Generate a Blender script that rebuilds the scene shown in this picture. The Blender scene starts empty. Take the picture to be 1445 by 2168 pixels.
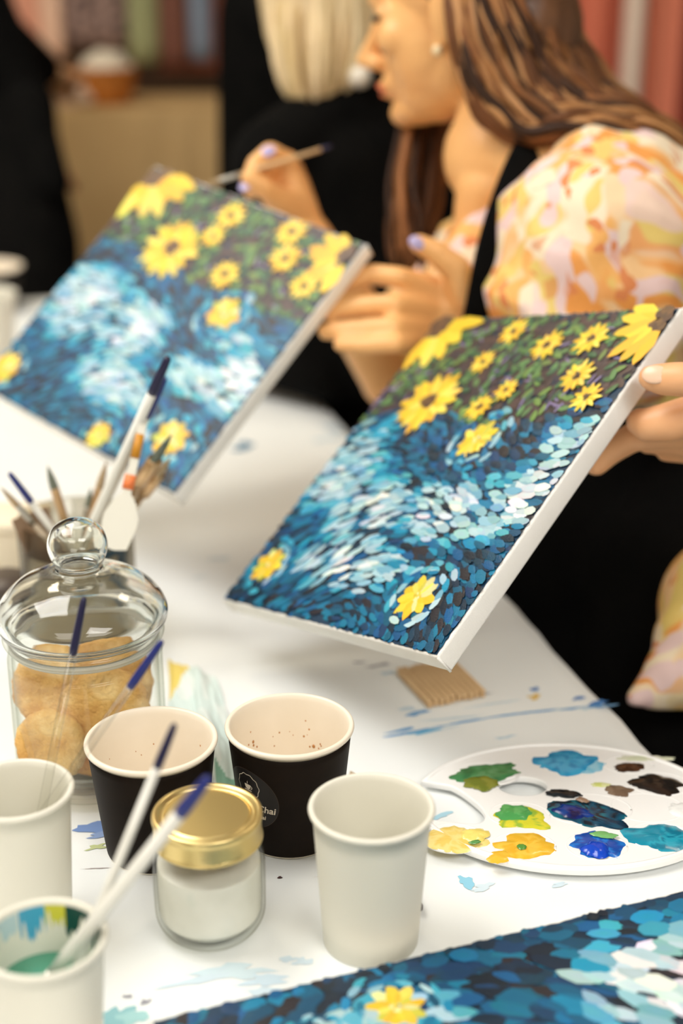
import bpy, bmesh, math, random
from mathutils import Vector, Matrix, Euler, noise
rnd = random.Random(7)
PI = math.pi
SC = bpy.context.scene
COL = SC.collection
TZ = 0.75                                     # height of the table top

# ------------------------------------------------------------------ camera, light, exposure
CAM_H, PITCH, FPX = TZ + 0.57, math.radians(21.3), 3050.0
cam_data = bpy.data.cameras.new('camera')
cam_data.sensor_fit = 'VERTICAL'; cam_data.sensor_height = 36.0
cam_data.lens = FPX / 2168 * 36.0
cam_data.dof.use_dof = True; cam_data.dof.focus_distance = 0.965; cam_data.dof.aperture_fstop = 2.6
cam_data.clip_start = 0.02
cam = bpy.data.objects.new('camera', cam_data); COL.objects.link(cam)
cam.location = (0, 0, CAM_H); cam.rotation_euler = (PI/2 - PITCH, 0, 0)
SC.camera = cam
world = bpy.data.worlds.new('world'); SC.world = world; world.use_nodes = True
world.node_tree.nodes['Background'].inputs[0].default_value = (1.0, 0.9, 0.78, 1)
world.node_tree.nodes['Background'].inputs[1].default_value = 0.05
SC.view_settings.view_transform = 'Standard'; SC.view_settings.look = 'None'
SC.view_settings.exposure = -0.2; SC.view_settings.gamma = 1.0; SC.view_settings.use_curve_mapping = False
SC.cycles.use_denoising = True
SC.cycles.sample_clamp_indirect = 5.0
SC.cycles.max_bounces = 12; SC.cycles.transmission_bounces = 12
def area(name, loc, target, sx, sy, power, col):
    l = bpy.data.lights.new(name, 'AREA'); l.shape = 'RECTANGLE'; l.size = sx; l.size_y = sy
    l.energy = power; l.color = col
    o = bpy.data.objects.new(name, l); COL.objects.link(o); o.location = loc
    o.rotation_euler = (Vector(target) - Vector(loc)).to_track_quat('-Z', 'Y').to_euler()
    return o
CEIL = 2.9
# ceiling panels: x, y, size x, size y, watts, colour
LAMPS = [(-1.25, 1.05, 1.3, 1.3, 41, (1.0, 0.98, 0.95)),
         (-0.85, -1.7, 1.5, 1.0, 17, (1.0, 0.98, 0.95)),
         (1.15, -0.95, 1.5, 1.0, 48, (1.0, 0.98, 0.95)),
         (-1.0, 2.6, 0.6, 0.6, 20, (1.0, 0.87, 0.66)),
         (0.95, 2.1, 0.5, 0.5, 8, (1.0, 0.87, 0.66))]
for i, (x, y, sx, sy, w, c) in enumerate(LAMPS):
    area('ceiling_lamp', (x, y, CEIL - 0.07), (x, y, 0), sx, sy, w, c)

# ------------------------------------------------------------------ helpers
def S(r, g, b):
    def f(c):
        c /= 255.0
        return c / 12.92 if c <= 0.04045 else ((c + 0.055) / 1.055) ** 2.4
    return (f(r), f(g), f(b), 1.0)
FW = Vector((0, math.cos(PITCH), -math.sin(PITCH))); UP = Vector((0, math.sin(PITCH), math.cos(PITCH)))
def P(x, y, d):
    "point of the place whose bearing from the photographer is given and whose depth is d metres"
    return Vector((0, 0, CAM_H)) + (Vector((1, 0, 0)) * ((x - 722.5) / FPX) + UP * (-(y - 1084) / FPX) + FW) * d
def T3(x, y, z): return Vector((x, y, z + TZ))
def mat(name, col, rough=0.5, metal=0.0, **kw):
    m = bpy.data.materials.new(name); m.use_nodes = True
    b = m.node_tree.nodes['Principled BSDF']
    b.inputs['Base Color'].default_value = col; b.inputs['Roughness'].default_value = rough
    b.inputs['Metallic'].default_value = metal
    for k, v in kw.items(): b.inputs[k.replace('_', ' ')].default_value = v
    return m
def N(m, t, **kw):
    n = m.node_tree.nodes.new(t)
    for k, v in kw.items(): setattr(n, k, v)
    return n
def L(m, a, b): m.node_tree.links.new(a, b)
def bsdf(m): return m.node_tree.nodes['Principled BSDF']
def ramp(m, stops):
    r = N(m, 'ShaderNodeValToRGB'); e = r.color_ramp.elements
    while len(e) < len(stops): e.new(0.5)
    for el, (p, c) in zip(e, stops): el.position = p; el.color = c
    return r
def noisy(name, stops, scale, rough=0.6, detail=3, bump=0.0, bscale=None, distort=0.0, coord='Object', stretch=None, **kw):
    m = mat(name, (1, 1, 1, 1), rough, **kw)
    tc = N(m, 'ShaderNodeTexCoord'); src = tc.outputs[coord]
    if stretch:
        mp = N(m, 'ShaderNodeMapping'); mp.inputs['Scale'].default_value = stretch
        L(m, src, mp.inputs['Vector']); src = mp.outputs['Vector']
    t = N(m, 'ShaderNodeTexNoise'); t.inputs['Scale'].default_value = scale; t.inputs['Detail'].default_value = detail
    t.inputs['Distortion'].default_value = distort
    L(m, src, t.inputs['Vector'])
    r = ramp(m, stops); L(m, t.outputs['Fac'], r.inputs['Fac']); L(m, r.outputs['Color'], bsdf(m).inputs['Base Color'])
    if bump:
        t2 = N(m, 'ShaderNodeTexNoise'); t2.inputs['Scale'].default_value = bscale or scale * 4; t2.inputs['Detail'].default_value = 4
        L(m, src, t2.inputs['Vector'])
        b = N(m, 'ShaderNodeBump'); b.inputs['Strength'].default_value = bump; b.inputs['Distance'].default_value = 0.002
        L(m, t2.outputs['Fac'], b.inputs['Height']); L(m, b.outputs['Normal'], bsdf(m).inputs['Normal'])
    return m
def vcol(name, rough=0.45, bump=0.0, **kw):
    m = mat(name, (1, 1, 1, 1), rough, **kw)
    a = N(m, 'ShaderNodeAttribute', attribute_name='paint'); L(m, a.outputs['Color'], bsdf(m).inputs['Base Color'])
    if bump:
        tc = N(m, 'ShaderNodeTexCoord'); t = N(m, 'ShaderNodeTexNoise'); t.inputs['Scale'].default_value = 700
        L(m, tc.outputs['Object'], t.inputs['Vector'])
        b = N(m, 'ShaderNodeBump'); b.inputs['Strength'].default_value = bump; b.inputs['Distance'].default_value = 0.0004
        L(m, t.outputs['Fac'], b.inputs['Height']); L(m, b.outputs['Normal'], bsdf(m).inputs['Normal'])
    return m
def thin_glass(name, clear, edge, rough=0.0):
    "thin clear wall: light passes straight on, the rim of the form is tinted and mirrors more"
    m = bpy.data.materials.new(name); m.use_nodes = True; nt = m.node_tree; nt.nodes.remove(bsdf(m))
    out = nt.nodes['Material Output']
    lw = N(m, 'ShaderNodeLayerWeight'); lw.inputs['Blend'].default_value = 0.5
    r = ramp(m, [(0.0, clear), (0.6, clear), (1.0, edge)]); L(m, lw.outputs['Facing'], r.inputs['Fac'])
    t = N(m, 'ShaderNodeBsdfTransparent'); L(m, r.outputs['Color'], t.inputs['Color'])
    g = N(m, 'ShaderNodeBsdfGlossy'); g.inputs['Roughness'].default_value = 0.04 + rough
    pw = N(m, 'ShaderNodeMath', operation='POWER'); L(m, lw.outputs['Facing'], pw.inputs[0]); pw.inputs[1].default_value = 5.0
    fr = N(m, 'ShaderNodeMath', operation='MULTIPLY_ADD'); L(m, pw.outputs[0], fr.inputs[0]); fr.inputs[1].default_value = 0.6; fr.inputs[2].default_value = 0.035
    mx = N(m, 'ShaderNodeMixShader'); L(m, fr.outputs[0], mx.inputs['Fac'])
    L(m, t.outputs['BSDF'], mx.inputs[1]); L(m, g.outputs['BSDF'], mx.inputs[2]); L(m, mx.outputs['Shader'], out.inputs['Surface'])
    return m
def obj(name, me, m=None, parent=None, smooth=True):
    if isinstance(me, bmesh.types.BMesh):
        bm = me; me = bpy.data.meshes.new(name); bm.to_mesh(me); bm.free()
    if m is not None and not me.materials: me.materials.append(m)
    if smooth:
        for p in me.polygons: p.use_smooth = True
    o = bpy.data.objects.new(name, me); COL.objects.link(o)
    if parent: o.parent = parent
    return o
def tag(o, label=None, cat=None, group=None, kind=None):
    if label: o['label'] = label
    if cat: o['category'] = cat
    if group: o['group'] = group
    if kind: o['kind'] = kind
    return o
def thing(name, label, cat, loc=(0, 0, 0), group=None, rot=(0, 0, 0)):
    o = bpy.data.objects.new(name, None); COL.objects.link(o); o.location = loc; o.rotation_euler = rot
    o.empty_display_size = 0.02
    return tag(o, label, cat, group)
def dup(root, loc=None, rot=None, label=None):
    def cp(o, par):
        c = o.copy(); COL.objects.link(c)
        if par: c.parent = par
        for ch in [x for x in kids.get(o.name, [])]: cp(ch, c)
        return c
    kids = {}
    for x in bpy.data.objects:
        if x.parent: kids.setdefault(x.parent.name, []).append(x)
    c = cp(root, None)
    if loc is not None: c.location = loc
    if rot is not None: c.rotation_euler = rot
    if label: c['label'] = label
    return c
def box(bm, c, s, rz=0.0, bev=0.0, M=None):
    b2 = bmesh.new(); bmesh.ops.create_cube(b2, size=1)
    bmesh.ops.scale(b2, vec=s, verts=b2.verts)
    if bev: bmesh.ops.bevel(b2, geom=list(b2.edges), offset=bev, segments=2, affect='EDGES', profile=0.6)
    mx = (M if M is not None else Matrix.Translation(c) @ Matrix.Rotation(rz, 4, 'Z'))
    bmesh.ops.transform(b2, matrix=mx, verts=b2.verts)
    me = bpy.data.meshes.new('t'); b2.to_mesh(me); b2.free(); bm.from_mesh(me); bpy.data.meshes.remove(me)
def lathe(prof, n=64, bm=None, M=None, close=False):
    bm = bm or bmesh.new(); rings = []
    for r, z in prof:
        if r < 1e-6: rings.append([bm.verts.new((0, 0, z))])
        else: rings.append([bm.verts.new((r * math.cos(2*PI*k/n), r * math.sin(2*PI*k/n), z)) for k in range(n)])
    new = [v for ring in rings for v in ring]
    pairs = list(zip(rings, rings[1:])) + ([(rings[-1], rings[0])] if close else [])
    for a, b in pairs:
        for k in range(n):
            k2 = (k + 1) % n
            if len(a) == 1 and len(b) == 1: continue
            if len(a) == 1: bm.faces.new((a[0], b[k2], b[k]))
            elif len(b) == 1: bm.faces.new((a[k], a[k2], b[0]))
            else: bm.faces.new((a[k], a[k2], b[k2], b[k]))
    bmesh.ops.recalc_face_normals(bm, faces=bm.faces)
    if M is not None: bmesh.ops.transform(bm, matrix=M, verts=new)
    return bm
def smooth_prof(pts, k=6):
    "Catmull-Rom through (r, z) points"
    out = []
    for i in range(len(pts) - 1):
        p0 = pts[max(i-1, 0)]; p1 = pts[i]; p2 = pts[i+1]; p3 = pts[min(i+2, len(pts)-1)]
        for j in range(k):
            t = j / k
            out.append(tuple(0.5*((2*b) + (-a+c)*t + (2*a-5*b+4*c-d)*t*t + (-a+3*b-3*c+d)*t**3) for a, b, c, d in zip(p0, p1, p2, p3)))
    out.append(tuple(pts[-1]))
    return out
def tube(bm, pts, rads, n=8, flat=None, cols=None, lay=None):
    "tapered tube through points; flat = (axis, factor) squashes it along the axis"
    pts = [Vector(p) for p in pts]; rings = []; prev = None
    for i, p in enumerate(pts):
        t = (pts[min(i+1, len(pts)-1)] - pts[max(i-1, 0)]).normalized()
        a = prev if prev else (Vector((0, 0, 1)) if abs(t.z) < 0.9 else Vector((1, 0, 0)))
        if flat: a = Vector(flat[0])
        u = (a - t * a.dot(t)).normalized(); v = t.cross(u); prev = u
        f = flat[1] if flat else 1.0
        rings.append([bm.verts.new(p + u * (math.cos(2*PI*k/n) * rads[i] * f) + v * (math.sin(2*PI*k/n) * rads[i])) for k in range(n)])
    fs = []
    for a, b in zip(rings, rings[1:]):
        for k in range(n): fs.append(bm.faces.new((a[k], a[(k+1) % n], b[(k+1) % n], b[k])))
    fs.append(bm.faces.new(rings[0][::-1])); fs.append(bm.faces.new(rings[-1]))
    if lay and cols:
        for f in fs:
            for lp in f.loops: lp[lay] = cols
    return rings
def spline(pts, k=6):
    pts = [Vector(p) for p in pts]; out = []
    for i in range(len(pts) - 1):
        p0 = pts[max(i-1, 0)]; p1 = pts[i]; p2 = pts[i+1]; p3 = pts[min(i+2, len(pts)-1)]
        for j in range(k):
            t = j / k
            out.append(0.5*((2*p1) + (-p0+p2)*t + (2*p0-5*p1+4*p2-p3)*t*t + (-p0+3*p1-3*p2+p3)*t**3))
    out.append(pts[-1]); return out
def modified(me, mods):
    o = bpy.data.objects.new('tmp', me); COL.objects.link(o)
    for t, kw in mods:
        md = o.modifiers.new(t, t)
        for k, v in kw.items(): setattr(md, k, v)
    dg = bpy.context.evaluated_depsgraph_get(); dg.update()
    r = bpy.data.meshes.new_from_object(o.evaluated_get(dg), depsgraph=dg)
    bpy.data.objects.remove(o); return r
def flesh(name, m, chains=(), ells=(), vox=0.003, it=6, parent=None, extra=(), fold=0.0):
    "one continuous skin over tapered limbs and swellings"
    bm = bmesh.new()
    def ball(c, r, R=None):
        rr = (r, r, r) if not hasattr(r, '__len__') else r
        M = Matrix.Translation(c) @ (R.to_4x4() if R else Matrix.Identity(4)) @ Matrix.Diagonal((*rr, 1))
        bmesh.ops.create_icosphere(bm, subdivisions=3, radius=1, matrix=M)
    for ch in chains:
        for p, r in ch: ball(p, r)
        for (p, r), (q, s) in zip(ch, ch[1:]):
            p = Vector(p); q = Vector(q); d = q - p
            if d.length < 1e-5: continue
            M = Matrix.Translation((p + q) / 2) @ d.to_track_quat('Z', 'Y').to_matrix().to_4x4()
            bmesh.ops.create_cone(bm, cap_ends=True, segments=20, radius1=r, radius2=s, depth=d.length, matrix=M)
    for e in ells: ball(*e)
    me = bpy.data.meshes.new(name); bm.to_mesh(me); bm.free()
    me = modified(me, [('REMESH', dict(mode='VOXEL', voxel_size=vox)), ('SMOOTH', dict(iterations=it, factor=0.5))] + list(extra))
    me.materials.clear(); me.name = name
    if fold:
        off = [v.normal * (fold * (1 - 2*abs(noise.noise(Vector((v.co.x*9 + v.co.z*5, v.co.y*7, v.co.z*11)))) + .4*noise.noise(v.co*26))) for v in me.vertices]
        for v, o_ in zip(me.vertices, off): v.co += o_
        me.update()
    return obj(name, me, m, parent)

# ------------------------------------------------------------------ materials
M_SKIN = noisy('skin', [(0.3, S(240, 178, 112)), (0.7, S(246, 190, 124))], 14, 0.42, bump=0.05, bscale=300)
M_SKIN2 = noisy('skin_fair', [(0.3, S(242, 176, 124)), (0.7, S(248, 192, 142))], 16, 0.42, bump=0.06, bscale=260)
M_BLACK = noisy('black_cloth', [(0.3, S(6, 6, 6)), (0.7, S(13, 12, 11))], 20, 0.95, bump=0.2, bscale=400, Specular_IOR_Level=0.08)
M_NAIL = mat('lilac_nail', S(190, 180, 225), 0.2)
M_NAILN = mat('bare_nail', S(246, 206, 176), 0.28)
M_WHITECUP = mat('white_paper', S(231, 228, 214), 0.5)
M_CUPIN = noisy('cup_lining', [(0.3, S(240, 228, 208)), (0.7, S(245, 234, 216))], 30, 0.35)
M_BROWN = noisy('brown_sleeve', [(0.3, S(22, 15, 9)), (0.7, S(28, 19, 12))], 60, 0.6, Specular_IOR_Level=0.12)
M_COFFEE = mat('coffee_stain', S(190, 130, 70), 0.5)
M_GOLD = mat('gold_lid', S(232, 208, 144), 0.34, 1.0)
M_PRINT = mat('cream_print', S(225, 212, 190), 0.6)
M_STICKER = mat('dark_sticker', S(26, 20, 17), 0.45)
M_STICKERLINE = mat('sticker_edge', S(70, 55, 44), 0.5)
M_GLASS = mat('clear_glass', (0.97, 0.985, 0.965, 1), 0.0, Transmission_Weight=1.0, IOR=1.45)
M_JAR = thin_glass('jar_glass', (0.985, 0.99, 0.98, 1), (0.62, 0.66, 0.56, 1))
M_JARS = thin_glass('small_jar_glass', (0.98, 0.985, 0.97, 1), (0.60, 0.60, 0.50, 1))
M_ACRYL = thin_glass('acrylic', (0.97, 0.97, 0.96, 1), (0.72, 0.70, 0.66, 1), .06)
M_ACRYLMILK = mat('milky_acrylic', S(240, 238, 228), 0.15, Transmission_Weight=0.12, IOR=1.4)
M_BLUE = mat('blue_handle_tip', S(4, 28, 112), 0.3, Coat_Weight=0.2)
M_NAVY = mat('navy_handle_tip', S(12, 10, 58), 0.3, Coat_Weight=0.2)
M_STEEL = mat('ferrule_metal', S(190, 186, 176), 0.3, 1.0)
M_COPPER = mat('copper_ferrule', S(206, 172, 132), 0.35, 1.0)
M_WOOD = noisy('pale_wood', [(0.3, S(208, 172, 126)), (0.7, S(228, 196, 150))], 60, 0.6, stretch=(1, 12, 12))
M_BEECH = noisy('beech_handle', [(0.3, S(200, 184, 158)), (0.7, S(218, 202, 178))], 60, 0.5)
M_TAN = noisy('tan_bristle', [(0.3, S(150, 126, 94)), (0.7, S(196, 172, 136))], 400, 0.7)
M_GREY = noisy('grey_green_bristle', [(0.3, S(84, 92, 80)), (0.7, S(122, 128, 112))], 400, 0.7)
M_COOKIE = noisy('shortbread', [(0.28, S(204, 148, 76)), (0.5, S(230, 182, 106)), (0.72, S(246, 212, 146))], 60, 0.9, detail=6, bump=1.0, bscale=300)
M_PLASTIC = mat('white_plastic', S(250, 250, 248), 0.3)
M_PAINT = vcol('wet_paint', 0.22, 0.25, Coat_Weight=0.3)
M_STROKE = vcol('dried_paint', 0.42, 0.6)
M_STAIN = vcol('paint_stain', 0.7)
M_HAIRV = vcol('hair', 0.5, 0.0, Specular_IOR_Level=0.22)
M_CANVAS = noisy('primed_canvas', [(0.3, S(248, 246, 240)), (0.7, S(252, 250, 245))], 40, 0.75, bump=0.35, bscale=900)
M_GROUND = noisy('painted_ground', [(0.3, S(10, 42, 66)), (0.7, S(14, 60, 92))], 18, 0.5)
M_CLOTH = noisy('white_tablecloth', [(0.3, S(236, 240, 239)), (0.7, S(243, 246, 245))], 5, 0.6, bump=0.1, bscale=14)
def floral(name):
    m = mat(name, (1, 1, 1, 1), 0.75); tc = N(m, 'ShaderNodeTexCoord')
    nz = N(m, 'ShaderNodeTexNoise'); nz.inputs['Scale'].default_value = 9; nz.inputs['Detail'].default_value = 2; L(m, tc.outputs['Object'], nz.inputs['Vector'])
    ad = N(m, 'ShaderNodeVectorMath', operation='MULTIPLY_ADD'); ad.inputs[1].default_value = (.14, .14, .14); L(m, nz.outputs['Color'], ad.inputs[0]); L(m, tc.outputs['Object'], ad.inputs[2])
    def vor(sc, off):
        a2 = N(m, 'ShaderNodeVectorMath', operation='ADD'); a2.inputs[1].default_value = (off, off*.7, off*1.3); L(m, ad.outputs[0], a2.inputs[0])
        vo = N(m, 'ShaderNodeTexVoronoi'); vo.feature = 'SMOOTH_F1'; vo.inputs['Scale'].default_value = sc; vo.inputs['Smoothness'].default_value = .45; L(m, a2.outputs[0], vo.inputs['Vector'])
        sp_ = N(m, 'ShaderNodeSeparateColor'); L(m, vo.outputs['Color'], sp_.inputs[0]); return sp_
    cur = None
    for (sc, off, ch_, lo, hi, c) in ((26, 0, 0, .30, .70, S(244, 182, 104)), (30, 3.1, 1, .42, .66, S(248, 230, 200)), (30, 5.3, 2, .60, .80, S(240, 160, 78)), (36, 8.7, 0, .60, .76, S(236, 208, 120)), (40, 11.9, 1, .68, .80, S(238, 208, 204)), (60, 15.1, 2, .82, .90, S(226, 140, 84))):
        mr = N(m, 'ShaderNodeMapRange'); mr.inputs['From Min'].default_value = lo; mr.inputs['From Max'].default_value = hi; L(m, vor(sc, off).outputs[ch_], mr.inputs['Value'])
        mx = N(m, 'ShaderNodeMix', data_type='RGBA'); L(m, mr.outputs[0], mx.inputs['Factor'])
        if cur is None: mx.inputs[6].default_value = S(248, 208, 156)
        else: L(m, cur, mx.inputs[6])
        mx.inputs[7].default_value = c; cur = mx.outputs[2]
    L(m, cur, bsdf(m).inputs['Base Color']); return m
M_FLORAL = floral('floral_cloth')
M_FLOOR = noisy('dark_floor', [(0.3, S(26, 21, 17)), (0.7, S(34, 27, 21))], 3, 0.6)
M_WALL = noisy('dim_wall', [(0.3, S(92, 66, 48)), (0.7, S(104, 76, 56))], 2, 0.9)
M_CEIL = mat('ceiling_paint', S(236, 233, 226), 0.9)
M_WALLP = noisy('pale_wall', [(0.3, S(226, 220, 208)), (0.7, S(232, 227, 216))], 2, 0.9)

# ------------------------------------------------------------------ room shell
def slab(name, c, s, m):
    bm = bmesh.new(); box(bm, c, s); return tag(obj(name, bm, m, smooth=False), kind='structure')
slab('floor', (0.3, 1.6, -0.05), (6.4, 8.2, 0.1), M_FLOOR)
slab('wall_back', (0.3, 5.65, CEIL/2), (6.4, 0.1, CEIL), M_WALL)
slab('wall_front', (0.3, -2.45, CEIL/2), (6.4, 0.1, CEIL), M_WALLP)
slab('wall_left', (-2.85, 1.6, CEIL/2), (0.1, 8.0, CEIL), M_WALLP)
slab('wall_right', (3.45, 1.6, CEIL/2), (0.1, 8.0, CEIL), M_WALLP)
slab('ceiling', (0.3, 1.6, CEIL + 0.05), (6.4, 8.2, 0.1), M_CEIL)
bm = bmesh.new(); box(bm, (0.3, 5.585, 0.05), (6.2, 0.03, 0.1), bev=0.006); tag(obj('baseboard_back', bm, mat('skirting', S(70, 55, 45), 0.5)), kind='structure')
M_FRAME = mat('lamp_frame', S(225, 222, 215), 0.4)
M_DIFF = mat('lamp_diffuser', (1, 0.95, 0.88, 1), 0.4, Emission_Color=(1.0, 0.93, 0.82, 1), Emission_Strength=2.5)
for (x, y, sx, sy, w, c), lb in zip(LAMPS, ('square ceiling panel lamp above the left of the painting table', 'wide ceiling panel lamp behind the photographer to the left', 'wide ceiling panel lamp behind the photographer to the right',
                                            'small square ceiling lamp over the far beige counter', 'small square ceiling lamp above the two seated women')):
    t = thing('ceiling_light', lb, 'lamp', (x, y, CEIL))
    bm = bmesh.new()
    for dx, dy, ax, ay in ((sx/2+.02, 0, .04, sy+.08), (-sx/2-.02, 0, .04, sy+.08), (0, sy/2+.02, sx, .04), (0, -sy/2-.02, sx, .04)):
        box(bm, (dx, dy, -0.04), (ax, ay, 0.08))
    obj('frame', bm, M_FRAME, t, smooth=False)
    bm = bmesh.new(); box(bm, (0, 0, -0.02), (sx, sy, 0.03)); obj('diffuser', bm, M_DIFF, t, smooth=False)

# ------------------------------------------------------------------ table and tablecloth
EA = Vector((-0.2785, 0.9604, 0)); EN = Vector((0.9604, 0.2785, 0)); EDGE = 0.4966; LEFT = -0.42; NEAR = 0.16; FAR = 2.545
def AB(a, n, z=0.0): return EA * a + EN * n + Vector((0, 0, z + TZ))
t = thing('folding_table', 'long folding table hidden under the paint-stained white cloth', 'table', (0, 0, 0))
bm = bmesh.new(); MR = Matrix.Translation(AB((NEAR+FAR)/2, (EDGE+LEFT)/2, -0.022)) @ Matrix(((EN.x, EA.x, 0, 0), (EN.y, EA.y, 0, 0), (0, 0, 1, 0), (0, 0, 0, 1)))
box(bm, None, (EDGE-LEFT-0.012, FAR-NEAR-0.012, 0.034), bev=0.005, M=MR); obj('tabletop', bm, M_PLASTIC, t)
for a in (NEAR+0.12, FAR-0.12):
    for n in (LEFT+0.1, EDGE-0.1):
        bm = bmesh.new(); tube(bm, [AB(a, n, -0.04), AB(a, n, -TZ)], [0.014, 0.014], 12); obj('leg', bm, M_STEEL, t)
def zc(x, y): return -0.0006 + 0.0006 * noise.noise(Vector((x*9, y*9, 3.1)))
def cloth():
    bm = bmesh.new(); na, nn = 130, 60
    w = EDGE - LEFT; drop = 0.22
    def point(a, s):
        # s runs from -drop (left hang) over the top to w+drop (right hang)
        wob = 0.004 * noise.noise(Vector((a*7, 1.7, 0))) + 0.0025 * noise.noise(Vector((a*22, 5.7, 0)))
        r = 0.006
        if s < 0: n, z = LEFT - r, s
        elif s > w:
            over = s - w; n = EDGE + wob + 0.006*(1-math.exp(-over*40)) + 0.010*over/drop*math.sin(a*24 + 2*math.sin(a*5)); z = -over
        else:
            n = LEFT + s; z = 0
            dd = w - s
            if dd < 0.02: n += wob * (1 - dd/0.02); z -= 0.004 * (1 - dd/0.02) ** 2
        p = AB(a, n, z)
        if 0 <= s <= w: p.z += zc(p.x, p.y)
        return p
    ss = [-drop, -drop/2, -0.02, -0.005] + [w * i / nn for i in range(nn + 1)] + [w - 0.012, w - 0.006, w - 0.002] + [w + drop * (i/10)**1.5 for i in range(1, 11)]
    ss.sort()
    aa = [NEAR + (FAR - NEAR) * i / na for i in range(na + 1)]
    g = [[bm.verts.new(point(a, s)) for s in ss] for a in aa]
    for i in range(na):
        for j in range(len(ss) - 1): bm.faces.new((g[i][j], g[i+1][j], g[i+1][j+1], g[i][j+1]))
    # far and near hangs
    for row, sgn, i0 in ((g[-1], 1, FAR), (g[0], -1, NEAR)):
        low = []
        for v in row:
            q = v.co.copy() + EA * sgn * 0.006; q.z = min(q.z, TZ) - 0.2; low.append(bm.verts.new(q))
        for j in range(len(row) - 1): bm.faces.new((row[j], row[j+1], low[j+1], low[j]))
    bmesh.ops.recalc_face_normals(bm, faces=bm.faces)
    return bm
tc = tag(obj('tablecloth', cloth(), M_CLOTH), 'long white tablecloth stained with blue paint marks', 'tablecloth')

# paint stains on the cloth: thin dried films
def film(bm, lay, c, ax, ay, ang, col, z, fn=None, n=18, rough=0.25, seed=0):
    ce = []
    ca, sa = math.cos(ang), math.sin(ang)
    for k in range(n):
        th = 2*PI*k/n; rr = 1 + rough * noise.noise(Vector((math.cos(th)*1.7 + seed*3.3, math.sin(th)*1.7, seed*1.9))) * 2
        x = ax*rr*math.cos(th); y = ay*rr*math.sin(th); px = c[0] + x*ca - y*sa; py = c[1] + x*sa + y*ca
        ce.append(bm.verts.new((px, py, TZ + z + (zc(px, py) if fn is None else fn(px, py)))))
    cz = TZ + z + (zc(c[0], c[1]) if fn is None else fn(c[0], c[1]))
    m = bm.verts.new((c[0], c[1], cz))
    for k in range(n):
        f = bm.faces.new((m, ce[k], ce[(k+1) % n]))
        for lp in f.loops: lp[lay] = col
def onz(x, y, z=0.0):
    r = Vector((1, 0, 0)) * ((x-722.5)/FPX) + UP * (-(y-1084)/FPX) + FW
    return Vector((0, 0, CAM_H)) + r * ((TZ + z - CAM_H) / r.z)
bm = bmesh.new(); lay = bm.loops.layers.float_color.new('paint')
LB = S(120, 170, 214); PB = S(206, 224, 234); DB = S(70, 126, 190); YE = S(228, 196, 120); GY = S(150, 150, 160)
q = []
for i in range(30):                                         # the long blue crease line
    f = i/29; p = onz(835 + 450*f, 1556 - 62*f - 10*math.sin(f*PI)); q.append((p, 0.010, 0.0009 + 0.0008*rnd.random(), LB if rnd.random() < .7 else PB))
for (x, y, a, b, c) in ((880, 1510, .010, .003, LB), (860, 1500, .007, .003, PB), (850, 1545, .012, .0016, LB), (900, 1548, .014, .002, S(100, 180, 220)),
    (1265, 1488, .009, .004, DB), (1225, 1478, .006, .003, DB), (1132, 1458, .004, .003, DB), (1130, 1475, .007, .004, YE), (1240, 1500, .005, .002, PB),
    (800, 1408, .012, .002, GY), (760, 1402, .006, .002, GY), (930, 1545, .02, .001, PB), (1070, 1560, .008, .002, PB), (920, 1780, .006, .005, S(140, 200, 225)),
    (925, 1730, .008, .003, S(170, 212, 228)), (200, 1752, .010, .006, S(120, 150, 205)), (225, 1765, .012, .004, S(140, 165, 210)), (205, 1792, .008, .003, S(196, 206, 150)),
    (205, 1838, .008, .0005, S(176, 164, 164)), (592, 1857, .0016, .0012, S(70, 40, 40)), (520, 1862, .006, .0004, GY), (500, 2055, .02, .006, S(208, 228, 236)), (560, 2075, .012, .006, S(204, 224, 236)),
    (430, 2068, .02, .003, PB), (610, 2030, .006, .003, PB), (640, 2035, .005, .003, PB), (565, 2100, .008, .004, PB), (250, 2150, .012, .010, S(140, 190, 196)), (285, 2155, .008, .006, S(160, 205, 206)),
    (520, 943, .009, .012, S(20, 110, 150)), (505, 950, .01, .006, S(40, 120, 160)), (700, 905, .01, .02, S(190, 204, 214)), (690, 930, .02, .006, PB), (1020, 1878, .008, .003, PB), (1180, 1872, .006, .002, PB),
    (985, 1868, .004, .006, S(140, 200, 225)), (458, 1182, .012, .004, S(216, 228, 234)), (425, 1222, .008, .003, S(222, 232, 236)), (310, 2120, .003, .002, GY), (270, 2110, .003, .002, GY), (820, 1425, .006, .003, PB), (955, 1520, .02, .0012, PB),
    (1010, 1470, .018, .0012, GY), (1040, 1490, .02, .001, PB), (700, 1850, .010, .0006, S(226, 220, 212))):
    q.append((onz(x, y), a, b, c))
for i, (p, a, b, c) in enumerate(q):
    film(bm, lay, p, a, b, 0.30 + (rnd.random()-.5)*0.5 if i >= 30 else 0.27, c, 0.00025 + i*4e-6, seed=i, rough=0.5 if i >= 30 else .15)
tag(obj('paint_stain', bm, M_STAIN, tc), kind='stuff')

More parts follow.
